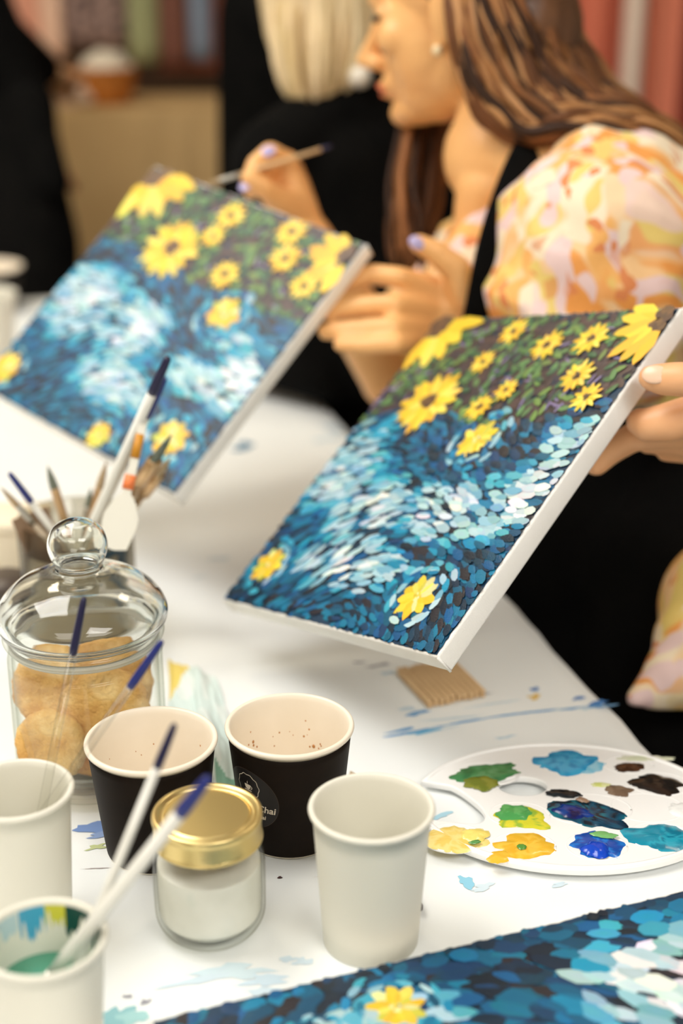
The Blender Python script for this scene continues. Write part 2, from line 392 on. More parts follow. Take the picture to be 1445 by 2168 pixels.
# ------------------------------------------------------------------ paintings
def dab(bm, lay, c, ax, ay, ang, col, z, n=8, dome=0.0003, point=0.0):
    ca, sa = math.cos(ang), math.sin(ang); ring = []
    for k in range(n):
        th = 2*PI*k/n; x = ax*math.cos(th); y = ay*math.sin(th)
        if point: y *= (1 - point * abs(math.cos(th))**2)
        x *= 1 + 0.16*(rnd.random()-.5); y *= 1 + 0.22*(rnd.random()-.5)
        ring.append(bm.verts.new((c[0] + x*ca - y*sa, c[1] + x*sa + y*ca, z)))
    m = bm.verts.new((c[0], c[1], z + dome))
    d = tuple(max(0, v * (0.86 + 0.28*rnd.random())) for v in col[:3]) + (1,)
    for k in range(n):
        f = bm.faces.new((m, ring[k], ring[(k+1) % n]))
        f.loops[0][lay] = col; f.loops[1][lay] = d; f.loops[2][lay] = d
def jit(c, a=0.12):
    k = 1 + (rnd.random()*2-1)*a
    return (min(1, c[0]*k), min(1, c[1]*(k + (rnd.random()-.5)*.05)), min(1, c[2]*k), 1)
NAVY = [S(6, 38, 60), S(10, 54, 78), S(8, 28, 44), S(10, 58, 98), S(36, 32, 40)]
TEAL = [S(2, 90, 124), S(4, 108, 146), S(4, 72, 106), S(4, 86, 138), S(10, 118, 156)]
CYAN = [S(16, 144, 182), S(56, 164, 190), S(10, 130, 172), S(84, 172, 194)]
PALE = [S(140, 186, 202), S(164, 200, 210), S(112, 170, 194), S(176, 206, 214)]
WHITE = [S(206, 222, 226), S(226, 230, 230), S(186, 208, 218)]
GREEN = [S(74, 112, 64), S(92, 132, 78), S(58, 96, 66), S(110, 140, 70)]
EARTH = [S(66, 50, 50), S(56, 44, 48), S(78, 58, 54), S(50, 46, 60)]
YEL = [S(244, 208, 58), S(240, 196, 40), S(246, 218, 92), S(236, 188, 50)]
def blossom(bm, lay, c, r, z, npet=12, heart=0.36, petal=0.32, yel=YEL, core=((110, 78, 44), (86, 60, 40)), box2=None):
    dz = 0
    for rr, k0 in ((1.0, 0.0), (0.74, 0.5)):
        for k in range(npet):
            a = 2*PI*(k+k0)/npet + (rnd.random()-.5)*0.2; ln = r*(rr-heart*0.6)/2*(0.9+0.25*rnd.random())
            rc = r*heart*0.6 + ln; p = (c[0] + rc*math.cos(a), c[1] + rc*math.sin(a))
            if box2 and not (0.004 < p[0] < box2[0]-0.004 and 0.004 < p[1] < box2[1]-0.004): continue
            dab(bm, lay, p, ln*1.1, r*petal*0.5, a, jit(rnd.choice(yel), .08), z + dz, point=0.35); dz += 2e-6
    for k in range(max(6, int(r*600))):
        a = rnd.random()*2*PI; d = math.sqrt(rnd.random())*r*heart*0.75; p = (c[0] + d*math.cos(a), c[1] + d*math.sin(a))
        if box2 and not (0.003 < p[0] < box2[0]-0.003 and 0.003 < p[1] < box2[1]-0.003): continue
        dab(bm, lay, p, r*heart*.34, r*heart*.28, a, jit(S(*rnd.choice(core)), .15), z + dz, n=6); dz += 2e-6
def painting(W, H, flowers, lights, pale, horizon, dens=1.0, big=1.0, dens2=None):
    "generic picture: yellow blossoms over a dark bank, pale ripples on blue water"
    bm = bmesh.new(); lay = bm.loops.layers.float_color.new('paint'); z = 0.0004
    def flow(u, v): return 0.55*math.sin(5.2*u + 2.2*v) + 0.35*math.sin(8*v - 3*u + 1.0)
    def fog(u, v):
        s = 0
        for (cu, cv, ru, rv, st) in pale:
            e = ((u-cu)/ru)**2 + ((v-cv)/rv)**2; s = max(s, st*max(0, 1 - e**1.4))
        return s
    n = int(2300*dens); pts = [(rnd.random(), rnd.random()) for _ in range(n)]
    for (u, v) in pts:                                              # under layer
        x, y = u*W, v*H
        if v > horizon(u): col = jit(rnd.choice(EARTH)); a, b = .011*big, .004*big; ang = rnd.random()*PI
        else: col = jit(rnd.choice(NAVY + TEAL)); a, b = .011*big, .0036*big; ang = flow(u, v)
        mg = min(x, W-x, y, H-y)
        if mg < .0022: continue
        if mg < a*1.1: b = min(b, mg*.8); a = mg*.85
        dab(bm, lay, (x, y), a, b, ang, col, z); z += 4e-7
    for i in range(int(2100*(dens2 or dens))):                                  # colour layer
        u, v = rnd.random(), rnd.random(); x, y = u*W, v*H
        mg = min(x, W-x, y, H-y)
        if mg < .0035: continue
        if v > horizon(u):
            if rnd.random() < 0.42: dab(bm, lay, (x, y), min(.0065*big, mg*.88), .0032*big if mg > .005 else .002, rnd.random()*PI, jit(rnd.choice(GREEN)), z, point=0.4)
            elif rnd.random() < 0.15: dab(bm, lay, (x, y), min(.006, mg*.88), .0014, rnd.random()*PI, jit(S(124, 112, 150)), z)
        else:
            f = fog(u, v) + (rnd.random()-.5)*0.35
            pal = WHITE if f > 0.86 else PALE if f > 0.5 else CYAN if f > 0.22 else TEAL if f > -0.02 else NAVY
            s = (0.8 + 0.5*rnd.random())*big
            dab(bm, lay, (x, y), min(.0080*s, mg*.88), min((.0028 if u < .7 else .0036)*(1 if big < 1.3 else 1.45)*s, mg*.8), flow(u, v) + (rnd.random()-.5)*.35, jit(rnd.choice(pal)), z, point=0.25)
        z += 4e-7
    for (u, v, r) in lights:                                          # floating blossoms with a pale rim
        c = (u*W, v*H)
        for k in range(26):
            a = rnd.random()*2*PI; p = (c[0]+r*1.25*math.cos(a), c[1]+r*1.25*math.sin(a))
            k2 = .9 + .5*rnd.random(); p = (c[0]+(p[0]-c[0])*k2, c[1]+(p[1]-c[1])*k2)
            if .004 < p[0] < W-.004 and .004 < p[1] < H-.004: dab(bm, lay, p, r*.36, r*.17, a + PI/2, jit(rnd.choice(PALE + CYAN + TEAL)), z)
            z += 4e-7
        blossom(bm, lay, c, r, z, 9, 0.3, 0.55, YEL + [S(206, 200, 70), S(226, 222, 150)], ((226, 200, 60), (236, 226, 160)), box2=(W, H)); z += 6e-5
    for (u, v, r) in flowers:
        blossom(bm, lay, (u*W, v*H), r, z, 16 if r > .03 else 11, box2=(W, H)); z += 8e-5
    return bm
def canvas(name, label, o, e1, e2, W, H, seed, TH=0.017, group=None, **kw):
    global rnd
    e1 = Vector(e1).normalized(); e2 = (Vector(e2) - e1*Vector(e2).dot(e1)).normalized(); n = e1.cross(e2)
    t = thing(name, label, 'painting', (0, 0, 0), group)
    t.matrix_world = Matrix(((e1.x, e2.x, n.x, o[0]), (e1.y, e2.y, n.y, o[1]), (e1.z, e2.z, n.z, o[2]), (0, 0, 0, 1)))
    bm = bmesh.new(); box(bm, (W/2, H/2, -TH/2), (W, H, TH), bev=0.0022); 
    for a in (0, 1):
        for b in (0, 1): box(bm, (a*W, b*H, -TH/2), (0.0016, 0.0016, TH*0.9), PI/4)
    obj('stretched_canvas', bm, M_CANVAS, t)
    # ground coat with ragged edges
    bm = bmesh.new(); rnd = random.Random(seed); ring = []
    for (x0, y0, x1, y1) in ((.001, .001, W-.001, .001), (W-.001, .001, W-.001, H-.001), (W-.001, H-.001, .001, H-.001), (.001, H-.001, .001, .001)):
        for k in range(90):
            f = k/90; x = x0 + (x1-x0)*f; y = y0 + (y1-y0)*f
            j = 0.0018*abs(noise.noise(Vector((x*120, y*120, seed)))) + 0.0007*rnd.random()
            dx, dy = (W/2-x), (H/2-y)
            ring.append(bm.verts.new((x + (j if x < W/2 else -j)*(abs(dx) > W*.45), y + (j if y < H/2 else -j)*(abs(dy) > H*.45), 0.0003)))
    bm.faces.new(ring); bmesh.ops.triangulate(bm, faces=bm.faces)
    gc = obj('ground_coat', bm, M_GROUND, t, smooth=False)
    tag(obj('brush_stroke', painting(W, H, **kw), M_STROKE, gc), kind='stuff')
    rnd = random.Random(11)
    return t
C2 = dict(o=T3(-0.10111, 1.11605, 0.05444), e1=(0.55339, -0.80131, 0.22729), e2=(0.57285, 0.56425, 0.59452), W=0.30, H=0.3328)
C1 = dict(o=T3(-0.37016, 1.41483, 0.15668), e1=(0.73375, -0.66221, -0.15195), e2=(0.57364, 0.48398, 0.66083), W=0.30, H=0.302)
canvas('canvas_painting', 'painted canvas nearer the camera, held by a hand at the right edge', **C2, seed=3,
       flowers=[(.035, .97, .056), (.27, .69, .033), (.384, .829, .013), (.419, .936, .015), (.605, .882, .016), (.762, .902, .017), (.81, .78, .016), (.899, .715, .014), (.575, .733, .012), (.515, .675, .014), (.985, .955, .046)],
       lights=[(.60, .575, .019), (.102, .123, .018), (.80, .125, .019)],
       pale=[(.12, .44, .20, .15, .8), (.38, .33, .22, .15, .85), (.45, .17, .30, .09, .9), (.72, .36, .28, .12, .85), (.93, .44, .12, .12, 1.05), (.95, .6, .12, .08, .7), (.1, .6, .2, .06, .5)],
       horizon=lambda u: 0.60 + 0.05*math.sin(u*7) + 0.10*u)
canvas('canvas_painting', 'painted canvas farther back, held by the woman in the orange blouse', **C1, seed=5,
       flowers=[(.03, .97, .058), (.33, .73, .034), (.455, .921, .017), (.45, .83, .014), (.72, .945, .017), (.77, .85, .017), (.602, .718, .017), (.906, .785, .016), (.985, .93, .045)],
       lights=[(.705, .59, .019), (.058, .10, .018), (.60, .05, .014), (.85, .15, .019)],
       pale=[(.16, .43, .20, .18, .88), (.42, .41, .17, .16, .88), (.50, .22, .22, .10, .85), (.75, .36, .15, .08, .75), (.92, .40, .13, .13, 1.0), (.82, .52, .2, .06, .5)],
       horizon=lambda u: 0.67 + 0.02*math.sin(u*7) - 0.02*u, big=1.1)
a3 = T3(-0.1063, 0.640, 0.018); b3 = T3(0.2151, 0.759, 0.018); x3 = (b3 - a3).normalized(); y3 = Vector((0, 0, 1)).cross(x3)
canvas('canvas_painting', 'painted canvas lying flat on the cloth in the near right corner', a3 - y3*0.30 + Vector((0, 0, .0005)), x3, y3, 0.40, 0.30, 9,
       flowers=[], lights=[(.33, .87, .017), (.205, .835, .012)],
       pale=[(.72, .72, .17, .26, 1.0), (.30, .84, .16, .10, .55), (.95, .9, .06, .08, .7), (.2, .75, .2, .12, .9)], horizon=lambda u: 2, dens=0.8, big=1.5, dens2=.42)

# ------------------------------------------------------------------ paper cups
def cup_shell(rim, base, H):
    r1 = rim/2; r0 = base/2; t = 0.0007; prof = [(0, 0.004), (r0-0.002, 0.004), (r0-0.001, 0), (r0, 0)]
    prof += [(r0 + (r1-0.002-r0)*k/6, H*k/6 - (0.003 if k == 6 else 0)) for k in range(1, 7)]
    c = (r1-0.0016, H-0.0016)
    prof += [(c[0] + 0.0019*math.cos(a), c[1] + 0.0019*math.sin(a)) for a in [(-60+30*k)*PI/180 for k in range(8)]]
    prof += [(r1-0.0042, H-0.004)] + [(r0-t + (r1-0.0036-r0)*k/6, 0.0075 + (H-0.0095)*k/6) for k in range(5, -1, -1)] + [(0, 0.0075)]
    return prof
SLEEVE = {}
def cup(label, x, y, rim, base, H, brown=False, group=None, rot=0):
    t = thing('paper_cup', label, 'cup', T3(x, y, 0), group, (0, 0, rot))
    obj('cup_body', lathe(cup_shell(rim, base, H), 72), M_CUPIN if brown else M_WHITECUP, t)
    if brown:
        r1 = rim/2 - 0.0018; r0 = base/2; f = lambda z: r0 + (r1-r0)*z/H
        pr = [(f(0.001)+.0002, 0.001), (f(0.001)+.0006, 0.002)] + [(f(H*k/8)+.0006, H*k/8) for k in range(1, 8)] + [(f(H*.935)+.0006, H*.935), (f(H*.935)+.0001, H*.938)]
        t_sl = obj('cup_sleeve', lathe(pr, 72), M_BROWN, t); t_sl['label'] = 'dark brown outer sleeve'; SLEEVE[t.name] = t_sl
    return t
def specks(parent, rim, base, H, n, seed, a0, a1, zmin=.4):
    r = random.Random(seed); bm = bmesh.new()
    for k in range(n):
        a = a0 + (a1-a0)*r.random(); z = H*(zmin + (.95-zmin)*r.random()); R = (base/2 + (rim/2-base/2)*z/H) - 0.0032
        s = 0.0004 + 0.0009*r.random()**2
        M = Matrix.Translation((R*math.cos(a), R*math.sin(a), z)) @ Matrix.Rotation(a, 4, 'Z') @ Matrix.Diagonal((0.35, 1, 1.3, 1))
        bmesh.ops.create_icosphere(bm, subdivisions=1, radius=s, matrix=M)
    tag(obj('coffee_speck', bm, M_COFFEE, parent), kind='stuff')
d2 = cup('dark brown coffee cup with round printed logo, behind the gold-lidded jar', -0.035, 0.852, 0.0868, 0.066, 0.0851, True)
specks(d2, 0.0868, 0.066, 0.0851, 60, 2, 0.2, 2.6, .55)
d1 = cup('plain dark brown coffee cup in front of the cookie jar', -0.126, 0.834, 0.0878, 0.066, 0.0843, True)
specks(d1, 0.0878, 0.066, 0.0843, 14, 5, 0.6, 2.9, .6)
cup('empty white paper cup in the middle, right of the gold-lidded jar', 0.018, 0.736, 0.0755, 0.0585, 0.0955)
lc = cup('white paper cup at the left edge holding two clear brushes', -0.196, 0.748, 0.069, 0.054, 0.100)
fc = cup('paint-smeared white paper cup in the near left corner with green water', -0.157, 0.625, 0.068, 0.052, 0.087)
# smears and water in the near cup
bm = bmesh.new(); lay = bm.loops.layers.float_color.new('paint')
def smear(a0, a1, z0, z1, col, seed, H=0.087, r1=0.0315, r0=0.0250):
    n = 14
    for k in range(n):
        f0, f1 = k/n, (k+1)/n
        def low(f): return z0 + (z1-z0)*(0.15 + 0.85*abs(noise.noise(Vector((f*4.3+seed, seed*2.1, 0))))*1.6 if True else 0)
        def pt(f, z):
            a = a0 + (a1-a0)*f; R = r0 + (r1-r0)*z/H - 0.0016; return bm.verts.new((R*math.cos(a), R*math.sin(a), z))
        vs = (pt(f0, z1), pt(f1, z1), pt(f1, min(z1-.003, low(f1))), pt(f0, min(z1-.003, low(f0))))
        f = bm.faces.new(vs)
        for lp in f.loops: lp[lay] = col
for a0, a1, z0, z1, c, s in ((100, 128, .058, .0845, S(70, 166, 204), 1), (76, 100, .066, .0845, S(214, 210, 70), 2), (28, 78, .060, .0845, S(18, 70, 62), 3), (130, 165, .066, .0845, S(190, 214, 220), 4),
                             (-20, 22, .060, .0845, S(60, 90, 100), 5), (-60, -25, .066, .0845, S(110, 180, 200), 6)):
    smear(math.radians(a0), math.radians(a1), z0, z1, c, s)
tag(obj('paint_smear', bm, M_PAINT, fc), kind='stuff')
obj('green_water', lathe([(0, 0.055), (0.0284, 0.055)], 48), mat('green_rinse_water', S(84, 156, 128), 0.05), fc)
bm = bmesh.new(); lay = bm.loops.layers.float_color.new('paint')
# printed emblem on the dark cup, wrapped round it
def wrap(me_or_bm, parent, m, name, a_mid, z_mid, off, rim=0.0868, base=0.066, H=0.0851):
    bm = me_or_bm
    if not isinstance(bm, bmesh.types.BMesh): bm = bmesh.new(); bm.from_mesh(me_or_bm)
    for v in bm.verts:
        s, t_, d = v.co; z = z_mid + t_; R = base/2 + (rim/2-0.0018-base/2)*z/H + 0.0006 + off + d; a = a_mid + s/R
        v.co = (R*math.cos(a), R*math.sin(a), z)
    return obj(name, bm, m, parent)
SL = SLEEVE[d2.name]
AM = math.radians(-90-43)
def disc(r, n=48, r_in=None, scal=0, rings=5):
    bm = bmesh.new(); prev = None
    rr = [r_in + (r-r_in)*k for k in (0, 1)] if r_in else [r*k/rings for k in range(rings+1)]
    for q_ in rr:
        if q_ < 1e-7: ring = [bm.verts.new((0, 0, 0))]
        else: ring = [bm.verts.new(((q_ + scal*r*math.cos(10*2*PI*k/n))*math.cos(2*PI*k/n), (q_ + scal*r*math.cos(10*2*PI*k/n))*math.sin(2*PI*k/n), 0)) for k in range(n)]
        if prev:
            for k in range(n):
                if len(prev) == 1: bm.faces.new((prev[0], ring[k], ring[(k+1) % n]))
                else: bm.faces.new((prev[k], ring[k], ring[(k+1) % n], prev[(k+1) % n]))
        prev = ring
    return bm
wrap(disc(0.0225), SL, M_STICKER, 'round_sticker', AM, 0.0450, 0.0002)
wrap(disc(0.0227, r_in=0.0224), SL, M_STICKERLINE, 'sticker_rim', AM, 0.0450, 0.0003)
wrap(disc(0.0096, 120, r_in=0.0091, scal=0.035), SL, M_PRINT, 'emblem_ring', AM, 0.0545, 0.0005)
bm = bmesh.new()
def poly(pts): bm.faces.new([bm.verts.new((x*1e-3, y*1e-3, 0)) for x, y in pts])
poly([(-3, 1.2), (2.6, 1.2), (2.4, -.4), (1.6, -2), (.6, -2.6), (-1, -2.6), (-2.1, -1.8), (-2.8, -.3)])
poly([(-3.6, -3), (3.4, -3), (2.8, -3.7), (-3, -3.7)])
for k in range(8):
    a, b = -PI/2 + PI*k/8, -PI/2 + PI*(k+1)/8
    poly([(2.3 + 1.7*math.cos(a), -.6 + 1.4*math.sin(a)), (2.3 + 1.7*math.cos(b), -.6 + 1.4*math.sin(b)), (2.3 + 1.15*math.cos(b), -.6 + .85*math.sin(b)), (2.3 + 1.15*math.cos(a), -.6 + .85*math.sin(a))])
poly([(-.3, 1.8), (.15, 2.2), (0, 3.1), (.35, 4.3), (-.35, 3.4), (-.5, 2.5)])
wrap(bm, SL, M_PRINT, 'emblem_cup', AM, 0.0545, 0.0005)
def text_mesh(s, size, shear=0.22, off=0.0):
    cu = bpy.data.curves.new('txt', 'FONT'); cu.body = s; cu.size = size; cu.shear = shear; cu.align_x = 'RIGHT'; cu.offset = off
    o = bpy.data.objects.new('txt', cu); COL.objects.link(o); dg = bpy.context.evaluated_depsgraph_get(); dg.update()
    me = bpy.data.meshes.new_from_object(o.evaluated_get(dg)); bpy.data.objects.remove(o); me.materials.clear(); return me
for s, size, sx, zz in (('of Chai', 0.0074, 0.0198, 0.0370), ('chai', 0.0044, 0.0122, 0.0312), ('J', 0.0074, -0.0125, 0.0370)):
    me = text_mesh(s, size, off=0.00012)
    for v in me.vertices: v.co.x += sx
    wrap(me, SL, M_PRINT, 'lettering', AM, zz, 0.0005)

# two far cups at the left edge
fa = P(-32, 672, 2.05); fa.z = TZ
def on_table(x, y): p = onz(x, y); return p.x, p.y
x_, y_ = on_table(-28, 760); cup('white paper cup at the far left edge of the table', x_, y_, 0.105, 0.078, 0.10)
x_, y_ = on_table(-22, 655); cup('dark coffee cup with pale inside, behind the far left white cup', x_, y_, 0.122, 0.092, 0.075, True)

# ------------------------------------------------------------------ small jar with gold lid
jx, jy = -0.0815, 0.7475
sj = thing('small_jar', 'small glass jar with gold screw lid and added white core', 'jar', T3(jx, jy, 0))
out = smooth_prof([(0, .0005), (.022, .0005), (.0285, .003), (.0335, .011), (.0345, .022), (.0345, .048), (.0335, .055), (.0305, .062), (.0295, .064), (.0295, .070), (.0295, .076)], 5)
inn = [(max(r-0.0022, 0), z + (0.004 if z < .01 else 0)) for r, z in out][::-1]
obj('glass_body', lathe(out + inn, 72), M_JARS, sj)
core_prof = smooth_prof([(0, .0055), (.020, .0055), (.0262, .008), (.0305, .013), (.0318, .022), (.0318, .045), (.0316, .0485), (.030, .0495), (.015, .050), (0, .0505)], 4)
obj('see_through_core', lathe(core_prof, 48), noisy('see_through_white', [(.3, S(226, 224, 216)), (.7, S(238, 236, 230))], 40, .7), sj)  # added white solid, stands in for the white table seen through the glass
lid = smooth_prof([(.0298, .0655), (.0332, .0655), (.0338, .067), (.0332, .069), (.0330, .078), (.0338, .0805), (.0335, .083), (.0315, .0838), (.0298, .0828), (.0285, .0815), (.0268, .0814), (.0255, .0822), (.024, .0823), (.012, .0825), (0, .0826)], 4)
gl_ = obj('gold_lid', lathe(lid, 72), M_GOLD, sj)
for k in range(4):
    bm = bmesh.new(); M = Matrix.Rotation(k*PI/2+.5, 4, 'Z') @ Matrix.Translation((.0328, 0, .0672)); box(bm, None, (.0012, .012, .0022), bev=.0005, M=M)
    obj('lid_lug', bm, M_GOLD, gl_)

# ------------------------------------------------------------------ cookie jar
gx, gy = -0.1845, 0.930
cj = thing('cookie_jar', 'large glass cookie jar with round-knobbed glass lid on the left', 'jar', T3(gx, gy, 0))
out = smooth_prof([(0, .001), (.040, .001), (.050, .003), (.0545, .010), (.0552, .020), (.0552, .090), (.0548, .100), (.0535, .106), (.0535, .110), (.0565, .113), (.0575, .116), (.0565, .1185), (.0545, .1195)], 5)
inn = [(max(r-0.003, 0), z + (0.006 if z < .02 else 0)) for r, z in out][::-1]
obj('jar_body', lathe(out + inn, 96), M_JAR, cj)
lp_out = smooth_prof([(.0525, .1130), (.0535, .1195), (.0580, .1225), (.0605, .1285), (.0600, .1345), (.0555, .1430), (.0460, .1525), (.0340, .1590), (.0240, .1620), (.0190, .1640), (.0165, .1655)], 6)
lp_in = smooth_prof([(.0140, .1630), (.0180, .1612), (.0235, .1592), (.0335, .1560), (.0450, .1497), (.0535, .1408), (.0572, .1345), (.0576, .1288), (.0555, .1252), (.0510, .1230), (.0500, .1130)], 6)
ld = obj('jar_lid', lathe(lp_out + lp_in, 96, close=True), M_GLASS, cj)
kn = smooth_prof([(.0140, .1660), (.0165, .1675), (.0172, .1700), (.0198, .1755), (.0212, .1825), (.0200, .1895), (.0162, .1960), (.0090, .2005), (.0001, .2020)], 6)
kin = smooth_prof([(.0001, .1998), (.0085, .1983), (.0150, .1942), (.0183, .1885), (.0194, .1825), (.0181, .1762), (.0155, .1712), (.0130, .1690)], 6)
obj('lid_knob', lathe(kn + kin, 64, close=True), M_GLASS, ld)
obj('lid_seal', lathe(smooth_prof([(.0503, .1085), (.0528, .1085), (.0530, .1128), (.0503, .1128), (.0503, .1085)], 3), 72), mat('frosted_seal', S(226, 226, 216), .4, Transmission_Weight=.4), cj)
def cookie(label, loc, rot, r=0.031, th=0.013):
    bm = bmesh.new(); n = 40; sd = rnd.random()*50
    prof = [(0, th/2), (r*.55, th*.52), (r*.82, th*.46), (r*.95, th*.25), (r, 0), (r*.95, -th*.28), (r*.82, -th*.45), (0, -th/2)]
    lathe(prof, n, bm); bmesh.ops.subdivide_edges(bm, edges=list(bm.edges), cuts=1, use_grid_fill=True)
    for v in bm.verts: v.co += v.co.normalized() * (0.0022*noise.noise(v.co*90 + Vector((sd, 0, 0))) + 0.0012*noise.noise(v.co*320 + Vector((sd, 3, 0))))
    o = obj('cookie', bm, M_COOKIE); o.location = loc; o.rotation_euler = rot
    return tag(o, label, 'cookie', 'cookies in the jar')
cookie('cookie standing at the lower left front of the jar', T3(gx-.022, gy-.034, .042), (math.radians(78), 0, math.radians(-8)), .0265)
cookie('widest cookie leaning against the right wall inside the jar', T3(gx+.014, gy-.015, .058), (math.radians(68), math.radians(0), math.radians(12)), .0335)
cookie('cookie leaning behind the others at the upper left of the jar', T3(gx-.026, gy-.006, .074), (math.radians(64), math.radians(12), math.radians(-14)), .0285)
cookie('cookie lying flat at the jar bottom', T3(gx+.004, gy+.012, .0155), (0.06, 0.03, 0), .036)
cookie('cookie standing at the back of the jar', T3(gx+.012, gy+.022, .064), (math.radians(80), 0, math.radians(5)), .033)
cookie('small cookie low at the right of the jar', T3(gx+.026, gy-.036, .030), (math.radians(74), 0, math.radians(30)), .018)

# ------------------------------------------------------------------ brushes
def brush(label, tip, butt, r=0.0032, handle=None, end=None, end_len=0.045, ferr=M_STEEL, bris=M_TAN, bl=0.014, fl=0.022, br=None, flatness=1.0, group=None, ferr_col=None):
    "tip = bristle point, butt = handle end"
    tip = Vector(tip); butt = Vector(butt); d = butt - tip; Lg = d.length
    t = thing('paintbrush', label, 'paintbrush', tip, group, d.to_track_quat('Z', 'Y').to_euler())
    br = br or r*1.05
    def seg(name, prof, m, fl_=1.0):
        bm = lathe(prof, 20)
        if fl_ != 1.0: bmesh.ops.scale(bm, vec=(1, fl_, 1), verts=bm.verts)
        return obj(name, bm, m, t)
    bs_ = seg('bristles', smooth_prof([(0, 0), (br*.35, bl*.18), (br*.85, bl*.55), (br, bl), (0, bl+.0005)], 4), bris, flatness)
    fe_ = seg('ferrule', [(0, bl-.001), (br*1.02, bl-.001), (br*1.08, bl), (br*1.08, bl+fl*.7), (r*1.12, bl+fl*.75), (r*1.08, bl+fl), (0, bl+fl)], ferr, 1.0 if flatness == 1.0 else (flatness+1)/2)
    e0 = Lg - (end_len if end else 0)
    bs_.parent = fe_
    ha_ = seg('handle', [(0, bl+fl), (r*.95, bl+fl), (r*1.12, bl+fl+.02), (r, e0 if end else Lg-.004)] + ([(0, e0)] if end else [(r*.6, Lg-.001), (0, Lg)]), handle or M_ACRYL)
    if end:
        ht_ = seg('handle_tip', smooth_prof([(0, e0), (r*.98, e0), (r*.94, e0+end_len*.5), (r*.7, Lg-.0015), (0, Lg)], 3), end); ht_.parent = ha_
    return t
brush('clear brush with navy tip leaning at the back of the left cup', T3(-.2004, .7536, .009), T3(-.1552, .7912, .2062), .0026, M_ACRYL, M_NAVY, .036)
brush('clear brush with blue tip leaning over the right rim of the left cup', T3(-.218, .7565, .024), T3(-.1040, .7500, .1972), .0026, M_ACRYL, M_BLUE, .036)
brush('clear brush with thin navy tip in the near left cup', T3(-.160, .6225, .020), T3(-.087, .6615, .1934), .0025, M_ACRYLMILK, M_NAVY, .026)
brush('thick clear brush with blue tip leaning out of the near left cup', T3(-.1755, .638, .026), T3(-.0655, .616, .189), .0036, M_ACRYLMILK, M_BLUE, .028)
pt_ = onz(890, 1940); bd_ = onz(800, 1690)
brush('dark-ended brush lying on the cloth behind the empty white cup', bd_ + Vector((-.02, .03, .0045)), pt_ + Vector((.0, 0, .0045)), .0028, mat('dark_handle', S(44, 26, 30), .3), None)

# brush tumbler behind the cookie jar
bx, by = -0.232, 1.165
bt = thing('brush_jar', 'glass jar full of paintbrushes behind the cookie jar', 'jar', T3(bx, by, 0))
R0 = 0.050; HB = 0.112
obj('glass_wall', lathe([(0, .001), (R0-.004, .001), (R0-.001, .004), (R0, .02), (R0, HB-.002), (R0-.001, HB), (R0-.003, HB-.001), (R0-.003, .02), (R0-.006, .008), (0, .008)], 72), thin_glass('smoky_glass', (.80, .78, .72, 1), (.30, .27, .22, 1)), bt)
bm = bmesh.new(); a = [(R0-.0045)*1.0]
for k in range(24):
    a0 = math.radians(200 + 130*k/24); a1 = math.radians(200 + 130*(k+1)/24); r = R0-.005
    bm.faces.new([bm.verts.new((r*math.cos(q_), r*math.sin(q_), z)) for q_, z in ((a0, .012), (a1, .012), (a1, .085), (a0, .085))])
obj('inner_paper', bm, mat('pale_paper', S(200, 192, 178), .8), bt)
bm = bmesh.new()
for k in range(10):
    a0 = math.radians(-60 + 75*k/10); a1 = math.radians(-60 + 75*(k+1)/10); r = R0-.006
    bm.faces.new([bm.verts.new((r*math.cos(q_), r*math.sin(q_), z)) for q_, z in ((a0, .03), (a1, .03), (a1, .092), (a0, .092))])
obj('blue_label', bm, mat('blue_paper', S(40, 100, 150), .6), bt)
def in_jar(k, rr=.03): return T3(bx + rr*math.cos(k), by + rr*math.sin(k), .014)
G = 'brushes in the jar behind the cookie jar'
def B_(label, px, py, d, foot, **kw): brush(label, P(px, py, d), in_jar(foot), group=G, **kw)
B_('short tan brush at the far left of the brush jar', 0, 1030, 1.20, 0.2, r=.0026, bl=.024, handle=M_BEECH)
B_('slim silver brush left in the brush jar beside the brown card', 52, 1050, 1.21, 0.4, r=.0022, bl=.016, handle=M_ACRYLMILK)
B_('green-tipped pointed brush standing left of the lid knob', 100, 985, 1.22, 5.4, r=.0034, bl=.022, bris=M_GREY, ferr=M_COPPER, fl=.03, handle=M_WHITECUP)
B_('small blue-grey brush behind the lid knob', 192, 1032, 1.23, 4.6, r=.0028, bl=.018, bris=M_GREY, handle=M_BEECH)
B_('brown-bristled brush leaning right behind the lid knob', 226, 975, 1.22, 4.2, r=.0032, bl=.026, ferr=M_COPPER, fl=.034, handle=M_BEECH)
B_('wide grey-green flat brush with copper ferrule at the right', 364, 918, 1.16, 3.5, r=.0045, bl=.030, br=.0075, bris=M_GREY, ferr=M_COPPER, fl=.040, flatness=.45, handle=M_BEECH)
B_('tan flat brush tucked behind the grey-green flat brush', 362, 968, 1.19, 3.3, r=.0042, bl=.020, br=.0075, ferr=M_COPPER, fl=.034, flatness=.45, handle=M_BEECH)
def B2(label, px, py, d, foot, **kw): brush(label, in_jar(foot), P(px, py, d), group=G, **kw)
B2('blue-ended brush pointing up at the left of the brush jar', 20, 1002, 1.19, 0.5, r=.0030, end=M_BLUE, end_len=.034, handle=M_ACRYLMILK)
B2('tall clear brush with navy end in the brush jar', 356, 757, 1.13, 3.4, r=.0040, end=M_NAVY, end_len=.036, handle=M_ACRYLMILK)
B2('tall clear brush with blue end just below the tallest', 348, 800, 1.15, 3.1, r=.0040, end=M_BLUE, end_len=.040, handle=M_ACRYLMILK)
sp = thing('palette_knife', 'white plastic spatula with orange sticker in the brush jar', 'spatula')
bm = bmesh.new()
